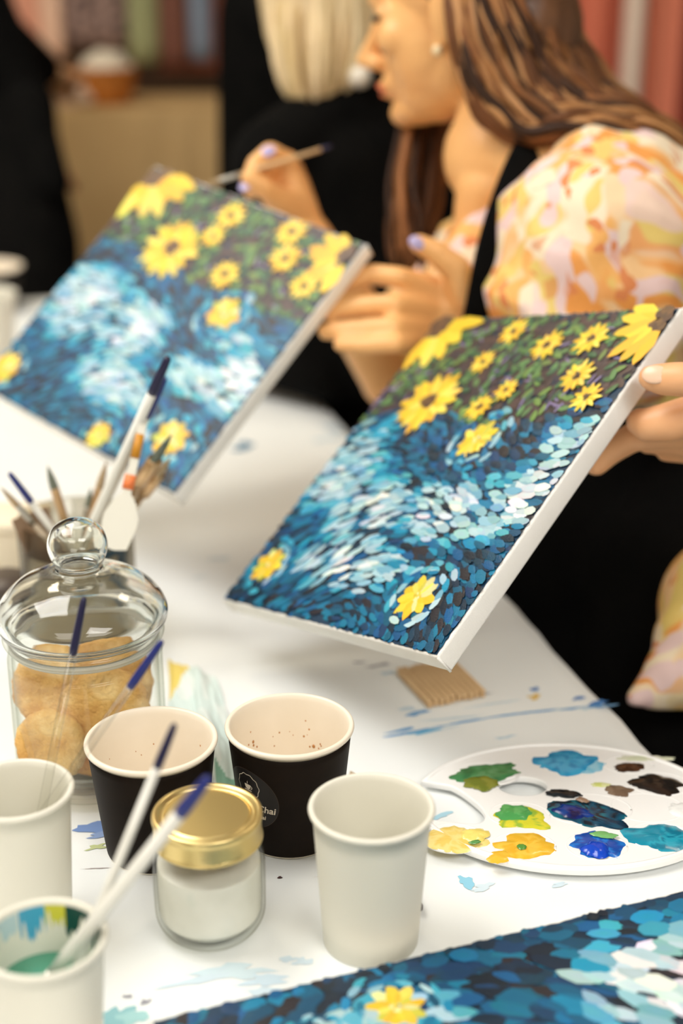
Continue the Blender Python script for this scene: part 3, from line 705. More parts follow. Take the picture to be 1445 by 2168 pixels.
pts2 = [(0, 0), (.010, .002), (.014, .02), (.014, .028), (.009, .040), (.0035, .047), (.0035, .105), (-.0035, .105), (-.0035, .047), (-.009, .040), (-.014, .028), (-.014, .02), (-.010, .002)]
top = [bm.verts.new((x, y, .001)) for x, y in pts2]; bot = [bm.verts.new((x, y, -.001)) for x, y in pts2]
bm.faces.new(top); bm.faces.new(bot[::-1])
for k in range(len(top)): bm.faces.new((top[k], bot[k], bot[(k+1) % 13], top[(k+1) % 13]))
bmesh.ops.triangulate(bm, faces=[f for f in bm.faces if len(f.verts) > 4])
pA = P(240, 1165, 1.145); pB = P(318, 830, 1.165); yv = (pB-pA).normalized(); zv = (Vector((0, -1, .3)) - yv*Vector((0, -1, .3)).dot(yv)).normalized(); xv = yv.cross(zv)
sp.matrix_world = Matrix(((xv.x, yv.x, zv.x, pA.x), (xv.y, yv.y, zv.y, pA.y), (xv.z, yv.z, zv.z, pA.z), (0, 0, 0, 1)))
obj('blade', bm, M_WHITECUP, sp, smooth=False)
bm = bmesh.new(); box(bm, (0, .056, .0014), (.009, .012, .0006)); obj('sticker', bm, mat('orange_sticker', S(240, 130, 70), .5), sp)['label'] = 'orange sticker'
bm = bmesh.new(); box(bm, (0, .086, .0014), (.0072, .020, .0006)); obj('sticker', bm, mat('amber_sticker', S(206, 140, 30), .5), sp)['label'] = 'amber sticker'
bm = bmesh.new(); box(bm, (0, 0, .045), (.032, .0012, .09), bev=.0004)
o = tag(obj('card_strip', bm, mat('brown_card', S(134, 108, 84), .8)), 'brown card strip standing in the brush jar', 'card'); o.location = T3(bx-.012, by-.012, .040); o.rotation_euler = (.1, -.28, .35)
bm = bmesh.new(); box(bm, (0, 0, .026), (.09, .06, .052), bev=.003)
M_CREAM = mat('cream_card', S(240, 226, 200), .7)
cb = thing('cream_box', 'cream cardboard box cut by the left edge beside the brush jar', 'box', T3(-.332, 1.30, 0)); obj('box_body', bm, M_CREAM, cb)
bm = bmesh.new(); box(bm, (0, 0, .057), (.094, .064, .010), bev=.002); obj('box_lid', bm, M_CREAM, cb)
bm = bmesh.new(); lathe(smooth_prof([(0, 0), (.020, 0), (.0225, .002), (.023, .012), (.0235, .024), (.022, .0265), (0, .027)], 4), 40, bm)
dk = thing('paint_pot', 'dark brown lidded pot half hidden behind the cookie jar lid', 'pot', T3(-.309, 1.205, 0)); obj('pot_body', bm, mat('dark_brown_plastic', S(62, 50, 42), .4), dk)
obj('pot_lid', lathe([(0, .027), (.0240, .027), (.0246, .0285), (.0246, .0345), (.0235, .036), (0, .0365)], 40), mat('dark_lid', S(74, 62, 54), .4), dk)

# ------------------------------------------------------------------ palette
pcx, pcy, PA, PBb = 0.1610, 0.8765, 0.1085, 0.0800
pl = thing('paint_palette', 'white oval plastic palette loaded with wet paint, at the right', 'palette', T3(pcx, pcy, 0))
def rel(x, y, z=0.008): p = onz(x, y, z); return (p.x - pcx, p.y - pcy)
cu = bpy.data.curves.new('pal', 'CURVE'); cu.dimensions = '2D'; cu.fill_mode = 'BOTH'; cu.extrude = .0012; cu.bevel_depth = .0014; cu.bevel_resolution = 3
def cyc(pts):
    s = cu.splines.new('POLY'); s.points.add(len(pts)-1); s.use_cyclic_u = True
    for p_, (x, y) in zip(s.points, pts): p_.co = (x, y, 0, 1)
notch = [rel(*q_) for q_ in ((905, 1735), (960, 1742), (1010, 1745), (1030, 1732), (1024, 1712), (1000, 1690), (975, 1672), (952, 1660))]
ns = [(v.x, v.y) for v in spline([(x, y, 0) for x, y in notch], 5)]
aN0 = math.atan2(ns[0][1]/PBb, ns[0][0]/PA); aN1 = math.atan2(ns[-1][1]/PBb, ns[-1][0]/PA)
a_start = aN1; a_end = aN0 - 2*PI if aN0 > 0 else aN0
if a_end > a_start: a_end -= 2*PI
while a_start - a_end < PI: a_end -= 2*PI
arc = [(PA*math.cos(a_start + (a_end-a_start)*k/90), PBb*math.sin(a_start + (a_end-a_start)*k/90)) for k in range(91)]
cyc(arc[::-1] + ns[::-1] if False else arc + ns[1:-1])
hx, hy = rel(1106, 1664)
cyc([(hx + .0185*math.cos(2*PI*k/40), hy + .0135*math.sin(2*PI*k/40)) for k in range(40)])
o = bpy.data.objects.new('tmp', cu); COL.objects.link(o); dg = bpy.context.evaluated_depsgraph_get(); dg.update()
me = bpy.data.meshes.new_from_object(o.evaluated_get(dg)); bpy.data.objects.remove(o)
for v in me.vertices: v.co.z += 0.0055 + 0.0
ptray = obj('tray', me, M_PLASTIC, pl, smooth=False)
bm = bmesh.new(); arcp = [Vector((x*.985, y*.985, .0072)) for x, y in arc]; tube(bm, arcp, [.0022]*len(arcp), 8); obj('raised_rim', bm, M_PLASTIC, ptray)
bm = bmesh.new(); arcp = [Vector((x*.80, y*.80, .0026)) for x, y in arc[4:-4]]; tube(bm, arcp, [.0026]*len(arcp), 8); obj('foot_rim', bm, M_PLASTIC, ptray)
def blob(label, c, ax, ay, ang, cols, h, seed, n=36, rough=.19, lift=0.0):
    ax *= 1.1; ay *= 1.1
    bm = bmesh.new(); lay = bm.loops.layers.float_color.new('paint'); ca, sa = math.cos(ang), math.sin(ang); rings = []
    K = 7
    for j in range(K+1):
        f = j/K; row = []
        for k in range(n):
            th = 2*PI*k/n
            rr = f*(1 + rough*f*2*noise.noise(Vector((math.cos(th)*1.6+seed*5.1, math.sin(th)*1.6, seed*2.3))) + rough*f*noise.noise(Vector((math.cos(th)*5+seed, math.sin(th)*5, 9.1))))
            x = ax*rr*math.cos(th); y = ay*rr*math.sin(th)
            z = h*max(0, 1-f**3) + h*.5*noise.noise(Vector((x*160+seed, y*160, seed)))*(1-f*f) + .0003
            row.append(bm.verts.new((c[0] + x*ca - y*sa, c[1] + x*sa + y*ca, .0081 + lift + max(z, .0003)*(1 if j < K else .3))))
            if j == 0: break
        rings.append(row)
    def colr(v):
        q_ = noise.noise(Vector((v.co.x*70*(1+abs(ca)), v.co.y*110, seed*3.7))) * .9 + .5 + .25*noise.noise(Vector((v.co.x*300, v.co.y*420, seed)))
        i = min(len(cols)-1, max(0, int(q_*len(cols)))); return cols[i]
    for a, b in zip(rings, rings[1:]):
        for k in range(n):
            k2 = (k+1) % n
            f = bm.faces.new((a[0], b[k], b[k2])) if len(a) == 1 else bm.faces.new((a[k], b[k], b[k2], a[k2]))
            for lp in f.loops: lp[lay] = colr(lp.vert)
    bmesh.ops.recalc_face_normals(bm, faces=bm.faces)
    o = obj('paint_blob', bm, M_PAINT, pl); o['label'] = label; return o
W_ = S(240, 240, 236)
for lb, x, y, a, b, an, cols, h, sd, lf in (
    ('green paint smear', 1028, 1636, .024, .011, .25, [S(50, 112, 66), S(66, 134, 80), S(84, 146, 96)], .0012, 1, 0),
    ('olive paint patch', 1018, 1660, .012, .009, .2, [S(112, 124, 40), S(132, 138, 50)], .0012, 2, .0006),
    ('sky blue paint', 1200, 1614, .020, .014, .1, [S(30, 150, 204), S(60, 170, 216), S(24, 136, 190)], .0012, 3, 0),
    ('thin sky blue wash', 1235, 1620, .014, .010, 0, [S(150, 208, 230), S(120, 196, 226)], .0002, 4, 0),
    ('dark brown paint', 1330, 1625, .0105, .0058, .2, [S(60, 36, 22), S(80, 50, 30)], .0012, 5, 0),
    ('black paint', 1390, 1659, .017, .011, -.2, [S(22, 18, 18), S(34, 26, 24)], .002, 6, 0),
    ('taupe paint', 1308, 1674, .0085, .0068, -.2, [S(134, 112, 92), S(116, 94, 76)], .0012, 7, 0),
    ('dark teal mixed paint', 1240, 1722, .027, .014, -.55, [S(4, 50, 76), S(6, 80, 110), S(8, 24, 40), S(0, 110, 130)], .0012, 8, 0),
    ('deep blue paint in the mix', 1215, 1722, .013, .008, -.4, [S(8, 60, 140), S(6, 34, 110), S(20, 16, 70)], .0018, 9, .0008),
    ('black paint at the top of the mix', 1192, 1682, .012, .005, -.1, [S(12, 20, 28), S(18, 30, 38)], .001, 10, .0007),
    ('taupe dab in the mix', 1232, 1700, .0042, .003, -.7, [S(150, 122, 100)], .001, 11, .0022),
    ('yellow green paint', 1106, 1732, .0175, .013, -.25, [S(214, 212, 50), S(150, 186, 60), S(224, 216, 60)], .001, 12, 0),
    ('green paint on yellow', 1090, 1724, .0115, .009, -.1, [S(76, 160, 84), S(96, 176, 100)], .0015, 13, .0008),
    ('pale yellow paint', 958, 1778, .0185, .014, .1, [S(240, 214, 120), S(244, 222, 140), S(238, 206, 104)], .0012, 14, 0),
    ('pale yellow bead', 1002, 1772, .009, .0085, 0, [S(246, 224, 120)], .002, 15, .0008),
    ('golden yellow paint', 1112, 1794, .0185, .0135, .05, [S(238, 186, 52), S(242, 196, 70), S(234, 178, 44)], .0018, 16, 0),
    ('golden yellow drop', 1060, 1815, .0085, .006, .1, [S(240, 190, 60)], .0012, 17, 0),
    ('cobalt blue paint', 1262, 1790, .0155, .0135, -.3, [S(10, 90, 190), S(30, 120, 210), S(20, 76, 170)], .0014, 18, 0),
    ('cobalt blue bead', 1262, 1802, .0090, .0090, 0, [S(8, 70, 200)], .0032, 19, .0008),
    ('green streak on cobalt', 1276, 1774, .0085, .0035, -.2, [S(120, 184, 110)], .0008, 20, .0022),
    ('turquoise paint', 1396, 1773, .0185, .014, -.15, [S(14, 140, 170), S(40, 164, 190), S(10, 120, 150)], .0018, 21, 0),
    ('green dot on yellow', 1104, 1800, .003, .003, 0, [S(90, 150, 60)], .0006, 22, .0024), 
    ('green dot on pale yellow', 1004, 1790, .004, .002, .3, [S(90, 150, 80)], .0006, 23, .0024),
    ('lime smear', 1272, 1662, .007, .003, 0, [S(214, 222, 130), S(226, 230, 170)], .0003, 24, 0),
    ('faint olive wash along the far rim', 1370, 1606, .02, .004, 0, [S(214, 220, 190), S(226, 228, 206)], .0002, 25, 0),
    ('white paint', 1440, 1716, .008, .008, 0, [S(244, 246, 244)], .0016, 26, 0)):
    blob(lb, rel(x, y, .008), a, b, an, cols, h, sd, lift=lf)
for x, y, a, b in ((1028, 1640, .024, .015), (1200, 1616, .022, .015), (1330, 1622, .018, .012), (1395, 1662, .021, .0155), (960, 1776, .021, .0165), (1108, 1794, .0215, .0165), (1262, 1794, .0205, .0160), (1396, 1773, .0215, .0165), (1098, 1727, .0215, .0155), (1245, 1716, .030, .020), (1370, 1712, .026, .018)):
    cx_, cy_ = rel(x, y, .007); bm = bmesh.new(); ring = [Vector((cx_ + a*math.cos(2*PI*k/36), cy_ + b*math.sin(2*PI*k/36), .0074)) for k in range(37)]
    tube(bm, ring, [.0013]*37, 6, flat=((0, 0, 1), .8)); obj('well', bm, M_PLASTIC, ptray)

# ------------------------------------------------------------------ wooden sticks, napkin
s0 = onz(905, 1497, .004); s1 = onz(852, 1440, .004); s2 = onz(1012, 1470, .004)
def stick(i, layer, label):
    L_, wd, th = .062, .0043, .0019; bm = bmesh.new(); box(bm, (0, 0, 0), (L_, wd, th), bev=.0007)
    o = obj('wooden_stick', bm, M_WOOD) if not hasattr(stick, 'me') else obj('wooden_stick', stick.me, None)
    if not hasattr(stick, 'me'): stick.me = o.data
    else: bm.free()
    return tag(o, label, 'stick', 'wooden craft sticks stacked on the cloth')
dl = (s1 - s0); dl.z = 0; dl.normalize(); dw = Vector((-dl.y, dl.x, 0)); dw = dw if dw.dot(s2 - s0) > 0 else -dw
base = onz(905, 1495, .002); base.z = TZ
for layer in range(3):
    for i in range(10):
        j = (rnd.random()-.5)*.002
        o = stick(i, layer, 'wooden craft stick, %s from the left in the %s layer of the stack' % (('first', 'second', 'third', 'fourth', 'fifth', 'sixth', 'seventh', 'eighth', 'ninth', 'tenth')[i], ('bottom', 'middle', 'top')[layer]))
        c = base + dl*(.031 + j) + dw*(.0022 + i*.0053); c.z = TZ + .0011 + layer*.0022
        o.location = c; o.rotation_euler = (0, 0, math.atan2(dl.y, dl.x) + (rnd.random()-.5)*.02)
def napkin():
    bm = bmesh.new(); lay = bm.loops.layers.float_color.new('paint'); n = 40; g = []
    A, B, C_, D = onz(356, 1400), onz(456, 1436), onz(545, 1700), onz(372, 1740)
    for i in range(n+1):
        row = []
        for j in range(n+1):
            u, v = i/n, j/n; p = A*(1-u)*(1-v) + B*u*(1-v) + C_*u*v + D*(1-u)*v
            zz = .0012 + .006*max(0, noise.noise(Vector((u*3, v*3.4, 2.2)))) + .005*math.exp(-((u-.55-.15*v)/.10)**2)*(1-abs(v-.45)) + .003*noise.noise(Vector((u*9, v*9, 0)))
            p.x += .003*noise.noise(Vector((u*4, v*4, 7))); row.append(bm.verts.new((p.x, p.y, TZ + max(.0008, zz))))
        g.append(row)
    for i in range(n):
        for j in range(n):
            f = bm.faces.new((g[i][j], g[i+1][j], g[i+1][j+1], g[i][j+1]))
            for lp in f.loops:
                u, v = i/n, j/n; k = noise.noise(Vector((u*3.2, v*4, 5)))
                c = S(228, 206, 110) if (u+v*1.5 < .42 + .12*k and u < .55) else S(132, 178, 158) if v > .74 + .15*k and u > .55 else S(212, 228, 224) if k > 0 else S(224, 234, 230)
                lp[lay] = c
    bmesh.ops.recalc_face_normals(bm, faces=bm.faces)
    return bm
tag(obj('paper_napkin', napkin(), vcol('stained_napkin', .85)), 'crumpled pale teal napkin with yellow corner behind the dark cups', 'napkin')

# ------------------------------------------------------------------ people
def head_parts(C, fwd, up=Vector((0, 0, 1)), s=1.0):
    f = Vector(fwd).normalized(); l = up.cross(f).normalized(); u = f.cross(l).normalized()
    R = Matrix(((f.x, l.x, u.x), (f.y, l.y, u.y), (f.z, l.z, u.z)))
    def q(x, y, z): return Vector(C) + R @ (Vector((x, y, z))*s)
    e = lambda c, r: (q(*c), tuple(k*s for k in r), R)
    ells = [e((-.018, 0, .03), (.094, .074, .085)), e((.030, 0, -.030), (.058, .060, .082)), e((.036, 0, -.072), (.046, .047, .042)), e((.012, 0, -.058), (.05, .056, .05)),
            e((.077, 0, -.098), (.0165, .021, .016)), e((.058, 0, -.094), (.030, .032, .020)), e((.080, 0, -.066), (.0155, .024, .017)), e((.0935, 0, -.0655), (.008, .018, .0055)), e((.0915, 0, -.0770), (.008, .015, .006)),
            e((.079, 0, .018), (.016, .045, .016)), e((.060, .034, -.022), (.024, .024, .022)), e((.060, -.034, -.022), (.024, .024, .022)),
            e((-.006, .074, -.008), (.017, .007, .030)), e((-.006, -.074, -.008), (.017, .007, .030)), e((.002, .072, -.034), (.009, .006, .011)), e((.002, -.072, -.034), (.009, .006, .011))]
    for sg in (-1, 1): ells += [e((.099, sg*.011, -.044), (.010, .008, .0075)), e((.0705, sg*.031, .0035), (.0125, .0165, .0085))]
    chains = [[(q(.086, 0, .008), .008*s), (q(.100, 0, -.018), .0085*s), (q(.1165, 0, -.039), .0092*s), (q(.096, 0, -.046), .009*s)]]
    return chains, ells, q, R
def face_bits(q, R, parent, lip, brow=S(70, 44, 28), s=1.0):
    for sg in (-1, 1):
        bm = bmesh.new(); bmesh.ops.create_icosphere(bm, subdivisions=2, radius=.0098*s, matrix=Matrix.Translation(q(.0690, sg*.031, -.001))); obj('eye', bm, M_EYE, parent)
        bm = bmesh.new(); tube(bm, [q(.081, sg*.016, .000), q(.0855, sg*.027, -.001), q(.0835, sg*.036, -.001), q(.074, sg*.046, .001)], [.0012*s, .0032*s, .0036*s, .0012*s], 8); obj('eyelash', bm, M_LASH, parent)
        bm = bmesh.new(); tube(bm, [q(.090, sg*.014, .022), q(.087, sg*.032, .028), q(.074, sg*.048, .022)], [.0022*s, .003*s, .0012*s], 8); obj('eyebrow', bm, mat('brow', brow, .8), parent)
    bm = bmesh.new()
    w13 = [.0008, .0015, .0022, .0027, .003, .0031, .0031, .0031, .003, .0027, .0022, .0015, .0008]
    tube(bm, spline([q(.092, -.019, -.072), q(.1000, -.008, -.0672), q(.1000, .008, -.0672), q(.092, .019, -.072)], 4), w13, 8)
    tube(bm, spline([q(.092, -.018, -.0725), q(.0975, -.008, -.0765), q(.0975, .008, -.0765), q(.092, .018, -.0725)], 4), w13, 8)
    obj('lips', bm, mat('lip', lip, .4), parent)
M_EYE = mat('eye_white', S(196, 186, 172), .4); M_LASH = mat('lash', S(20, 14, 12), .6)
def locks(name, guides, n, parent, cols, r=.0055, spread=.006, seed=1, k=6):
    "hair: tapered locks that follow guide curves from scalp to end"
    R_ = random.Random(seed); bm = bmesh.new(); lay = bm.loops.layers.float_color.new('paint'); G_ = [spline(g, k) for g in guides]; m = len(G_[0])
    for i in range(n):
        f = R_.random()*(len(G_)-1); a = int(f); b = min(a+1, len(G_)-1); w = f - a
        off = Vector((R_.gauss(0, 1), R_.gauss(0, 1), R_.gauss(0, 1)))*spread; ph = R_.random()*6; ln = m - int(R_.random()*m*.12)
        pts = [G_[a][j].lerp(G_[b][j], w) + off*(.4 + .6*j/m) + Vector((math.sin(ph+j*.5), math.cos(ph*2+j*.4), math.sin(ph*3+j*.6)))*.0022 for j in range(max(ln, 4))]
        rr = r*(.6 + .8*R_.random()); M_ = len(pts)
        tube(bm, pts, [rr*(.55 + .45*math.sin(PI*min(1, (j+.6)/(M_*.5))/2))*(1 if j < M_*.7 else max(.12, (M_-j)/(M_*.3))) for j in range(M_)], 6, cols=jit(cols[R_.randrange(len(cols))], .18), lay=lay)
    return tag(obj(name, bm, M_HAIRV, parent), kind='stuff')
def nail(parent, c, direc, nrm, s=1.0, m=None):
    f = Vector(direc).normalized(); n_ = (Vector(nrm) - f*Vector(nrm).dot(f)).normalized(); l = n_.cross(f)
    M = Matrix(((f.x, l.x, n_.x, c[0]), (f.y, l.y, n_.y, c[1]), (f.z, l.z, n_.z, c[2]), (0, 0, 0, 1))) @ Matrix.Diagonal((.0085*s, .0062*s, .0022*s, 1))
    bm = bmesh.new(); bmesh.ops.create_icosphere(bm, subdivisions=3, radius=1, matrix=M); return obj('nail', bm, m or M_NAIL, parent)
def cpl(c, px, py, off):
    "point on the plane of a canvas, off metres behind its painted face"
    e1 = Vector(c['e1']).normalized(); e2 = Vector(c['e2']).normalized(); n = e1.cross(e2); o = Vector(c['o']) - n*off
    r = (P(px, py, 1) - Vector((0, 0, CAM_H))); return Vector((0, 0, CAM_H)) + r*((o - Vector((0, 0, CAM_H))).dot(n)/r.dot(n))

# --- woman in the orange blouse
wm = thing('person', 'woman with long brown hair in orange floral blouse and black apron, painting', 'person', (0.40, 1.42, 0))
IW = Matrix.Translation((-0.40, -1.42, 0))
def own(o, t): o.parent = t; o.matrix_parent_inverse = Matrix.Translation(-t.location); return o
yaw = math.radians(24); pit = math.radians(9)
fw_ = Vector((-math.cos(yaw)*math.cos(pit), math.sin(yaw)*math.cos(pit), -math.sin(pit)))
HC = P(980, 10, 1.455)
ch, el, q, HR = head_parts(HC, fw_, s=0.99)
nb = P(1062, 330, 1.46); chest = T3(.235, 1.505, .27); pel = T3(.44, 1.44, -.22)
shL = P(1290, 385, 1.375); elL = P(1215, 790, 1.40); wrL = P(1030, 690, 1.425)
shR = T3(.205, 1.665, .27); elR = P(830, 800, 1.66); wrR = P(655, 500, 1.545)
def limb(a, b, r0, r1, k=1): return [(a, r0), (a.lerp(b, .5), (r0+r1)/2*1.02), (b, r1)]
skin = ch + [[(q(-.03, 0, -.05), .050), (q(-.045, 0, -.115), .046), (nb + Vector((0, 0, .02)), .052), (nb, .056)],
             [(nb, .050), (P(1035, 400, 1.445), .034), (P(1020, 480, 1.46), .030)],
             [(nb, .06), (chest + Vector((.03, 0, 0)), .085), (chest.lerp(pel, .5), .105), (pel, .12)], [(shL, .05), (nb, .05), (shR, .05)],
             limb(shL, elL, .046, .037), [(elL, .036), (elL.lerp(wrL, .35), .036), (wrL, .024)],
             limb(shR, elR, .046, .037), [(elR, .036), (elR.lerp(wrR, .35), .034), (wrR, .024)]]
# left hand: four fingers behind the canvas edge, thumb up
kL = [P(925, 612, 1.405), P(915, 652, 1.405), P(905, 692, 1.405), P(900, 725, 1.405)]
for i, kk in enumerate(kL): skin.append([(wrL + (kk-wrL)*.12, .018), (kk, .0135)])
B1 = .018
for i, pts in enumerate((((845, 587), (785, 580), (735, 600)), ((835, 645), (770, 648), (700, 660)), ((830, 692), (755, 698), (690, 702)), ((835, 728), (775, 732), (720, 730)))):
    r = (.0105, .011, .0105, .009)[i]
    m1 = kL[i].lerp(cpl(C1, *pts[1], B1+.012), .5)
    skin.append([(kL[i], .0125), (cpl(C1, *pts[0], B1+.016), r), (cpl(C1, *pts[1], B1+.012), r*.95), (cpl(C1, *pts[2], B1+.010), r*.82)])
skin.append([(wrL.lerp(P(985, 640, 1.40), .5), .022), (P(990, 625, 1.395), .019), (P(965, 570, 1.38), .0145), (P(920, 533, 1.37), .0118), (P(886, 516, 1.365), .0095)])
# right hand pinching the brush
kR = [P(606, 345, 1.515), P(618, 362, 1.53), P(628, 384, 1.545), P(636, 408, 1.555)]
for kk in kR: skin.append([(wrR.lerp(kk, .1), .019), (kk, .0135)])
skin += [[(kR[0], .0125), (P(572, 322, 1.495), .0105), (P(540, 348, 1.485), .0095), (P(524, 385, 1.48), .008)],
         [(kR[1], .0125), (P(575, 352, 1.51), .0105), (P(548, 385, 1.50), .0095), (P(530, 408, 1.495), .008)],
         [(kR[2], .012), (P(590, 385, 1.53), .010), (P(570, 415, 1.52), .009), (P(575, 440, 1.525), .008)],
         [(kR[3], .011), (P(606, 415, 1.545), .009), (P(592, 440, 1.54), .008), (P(600, 455, 1.545), .007)],
         [(wrR.lerp(kR[0], .35), .019), (P(592, 425, 1.50), .0135), (P(558, 400, 1.48), .011), (P(528, 378, 1.472), .009)]]
kneeL = T3(.20, 1.20, -.20); kneeR = T3(.12, 1.42, -.20)
for hip, kn in ((pel + Vector((.0, -.09, -.02)), kneeL), (pel + Vector((-.02, .09, -.02)), kneeR)):
    ft = Vector((kn.x + .03, kn.y + .02, .06)); skin += [limb(hip, kn, .078, .056), [(kn, .052), (kn.lerp(ft, .4), .05), (ft, .034)], [(ft, .034), (ft + Vector((-.14, .0, -.025)), .026)]]
wb = own(flesh('body', M_SKIN, skin, el, .0032, 5), wm)
face_bits(q, HR, wb, S(222, 122, 84))
bm = bmesh.new(); bmesh.ops.create_icosphere(bm, subdivisions=3, radius=.0055, matrix=Matrix.Translation(q(.003, .081, -.040))); obj('earring', bm, mat('pearl', S(250, 226, 180), .2), wb)
nail(wb, P(882, 514, 1.356), P(860, 500, 1.36) - P(920, 533, 1.37), Vector((0, -1, .5)))
nail(wb, P(568, 320, 1.484), P(540, 345, 1.485) - P(580, 322, 1.495), Vector((-.2, -1, .6)))
nail(wb, P(519, 392, 1.472), P(515, 400, 1.47) - P(540, 360, 1.48), Vector((-.5, -1, .4)))
# blouse: torso and puffed sleeve; far sleeve
bl = [[(P(1060, 600, 1.47), .05), (chest + Vector((.03, 0, -.05)), .105), (chest.lerp(pel, .5), .122), (pel, .14)],
      [(P(1040, 440, 1.445), .022), (P(1020, 520, 1.445), .028), (P(1005, 610, 1.45), .035)],
      [(P(1215, 350, 1.43), .036), (P(1275, 372, 1.40), .048), (P(1290, 458, 1.37), .080), (P(1275, 530, 1.36), .100), (P(1265, 640, 1.365), .098), (P(1235, 740, 1.39), .068)],
      [(P(1335, 505, 1.40), .085), (P(1340, 620, 1.42), .095)],
      [(shR, .06), (shR.lerp(elR, .35), .06), (elR.lerp(shR, .3), .055)]]
sk = [[(P(1560, 1290, 1.28), .070), (P(1490, 1365, 1.255), .045), (P(1425, 1430, 1.24), .027), (P(1345, 1478, 1.23), .009)], [(P(1500, 1452, 1.25), .022), (P(1380, 1478, 1.235), .011)], [(pel + Vector((0, -.06, 0)), .13), (P(1560, 1280, 1.40), .06)]]
own(flesh('blouse', M_FLORAL, bl, (), .004, 10, fold=.013), wm)
own(flesh('skirt', M_FLORAL, sk, (), .004, 8), wm)
# apron: neck strap, bib and lap
bm = bmesh.new(); stp = spline([P(1150, 280, 1.40), P(1112, 345, 1.365), P(1078, 430, 1.352), P(1048, 530, 1.348), P(1026, 640, 1.36), P(1000, 760, 1.39)], 6)
tube(bm, stp, [.019]*len(stp), 10, flat=(FW, .2)); strap = obj('apron_strap', bm, M_BLACK)
ap = [[(P(960, 820, 1.50), .05), (T3(.215, 1.40, .09), .105), (T3(.275, 1.36, -.06), .125), (T3(.30, 1.30, -.20), .12)],
      [(T3(.31, 1.34, -.02), .12), (T3(.36, 1.32, -.16), .15), (T3(.37, 1.30, -.36), .16)],
      [(T3(.27, 1.26, -.18), .10), (T3(.31, 1.12, -.20), .10)], [(T3(.30, 1.30, -.18), .11), (T3(.18, 1.34, -.24), .09)],
      [(T3(.30, 1.20, -.13), .085), (T3(.33, 1.28, .0), .10), (T3(.40, 1.36, .08), .10)]]
apr = own(flesh('apron', M_BLACK, ap, (), .006, 8), wm); strap.parent = apr
HB_ = [S(104, 64, 34), S(134, 86, 48), S(166, 116, 70), S(84, 50, 26), S(190, 140, 92), S(54, 32, 18)]
gd = []
for (pts) in (((948, -90, 1.385), (962, 60, 1.37), (985, 160, 1.372), (1030, 240, 1.375), (1105, 283, 1.37), (1190, 275, 1.355), (1280, 268, 1.345), (1400, 310, 1.36), (1520, 430, 1.40)),
              ((985, -110, 1.375), (1010, 40, 1.365), (1045, 140, 1.365), (1095, 215, 1.365), (1160, 258, 1.36), (1235, 262, 1.35), (1320, 268, 1.345), (1430, 315, 1.37), (1540, 430, 1.42)),
              ((1040, -120, 1.38), (1070, 20, 1.365), (1110, 120, 1.37), (1155, 190, 1.37), (1210, 235, 1.365), (1275, 248, 1.365), (1350, 272, 1.37), (1450, 325, 1.40), (1560, 440, 1.45)),
              ((1100, -130, 1.42), (1130, 0, 1.40), (1165, 95, 1.40), (1205, 165, 1.40), (1250, 212, 1.40), (1305, 240, 1.40), (1370, 275, 1.41), (1470, 335, 1.44), (1570, 450, 1.48)),
              ((1140, -140, 1.48), (1180, -10, 1.46), (1210, 70, 1.46), (1245, 140, 1.46), (1280, 190, 1.45), (1335, 232, 1.45), (1395, 280, 1.46), (1490, 345, 1.48), (1580, 460, 1.52))):
    gd.append([P(*p_) for p_ in pts])
own(locks('hair', gd, 620, wm, HB_, .0048, .0065, 3), wm)
cap = flesh('hair_cap', noisy('brown_hair', [(.3, S(84, 54, 34)), (.7, S(120, 80, 50))], 60, .4, stretch=(1, 1, .2)), (), [(q(-.035, 0, .040), (.094, .084, .092), HR), (q(-.06, 0, -.03), (.06, .07, .07), HR)], .004, 4); own(cap, wm)
gf = [[P(*p_) for p_ in pts] for pts in (((850, 200, 1.53), (842, 300, 1.53), (832, 400, 1.525), (830, 480, 1.52), (852, 560, 1.52)), ((880, 200, 1.54), (872, 300, 1.54), (862, 400, 1.535), (855, 480, 1.53), (862, 570, 1.53)),
     ((915, 200, 1.55), (905, 300, 1.55), (898, 380, 1.545), (885, 460, 1.54), (868, 550, 1.535)), ((950, 220, 1.55), (935, 300, 1.55), (925, 380, 1.55), (905, 450, 1.545), (885, 520, 1.54)))]
own(locks('hair', gf, 60, wm, [S(110, 70, 40), S(140, 92, 54), S(86, 54, 32), S(60, 38, 24)], .0045, .011, 8), wm)
bA, bB = P(438, 391, 1.47), P(702, 309, 1.485)
brush('thin pale brush held in the woman\'s right hand above the far canvas', bA, bB, .0022, M_WOOD, M_NAVY, .012, bl=.014)

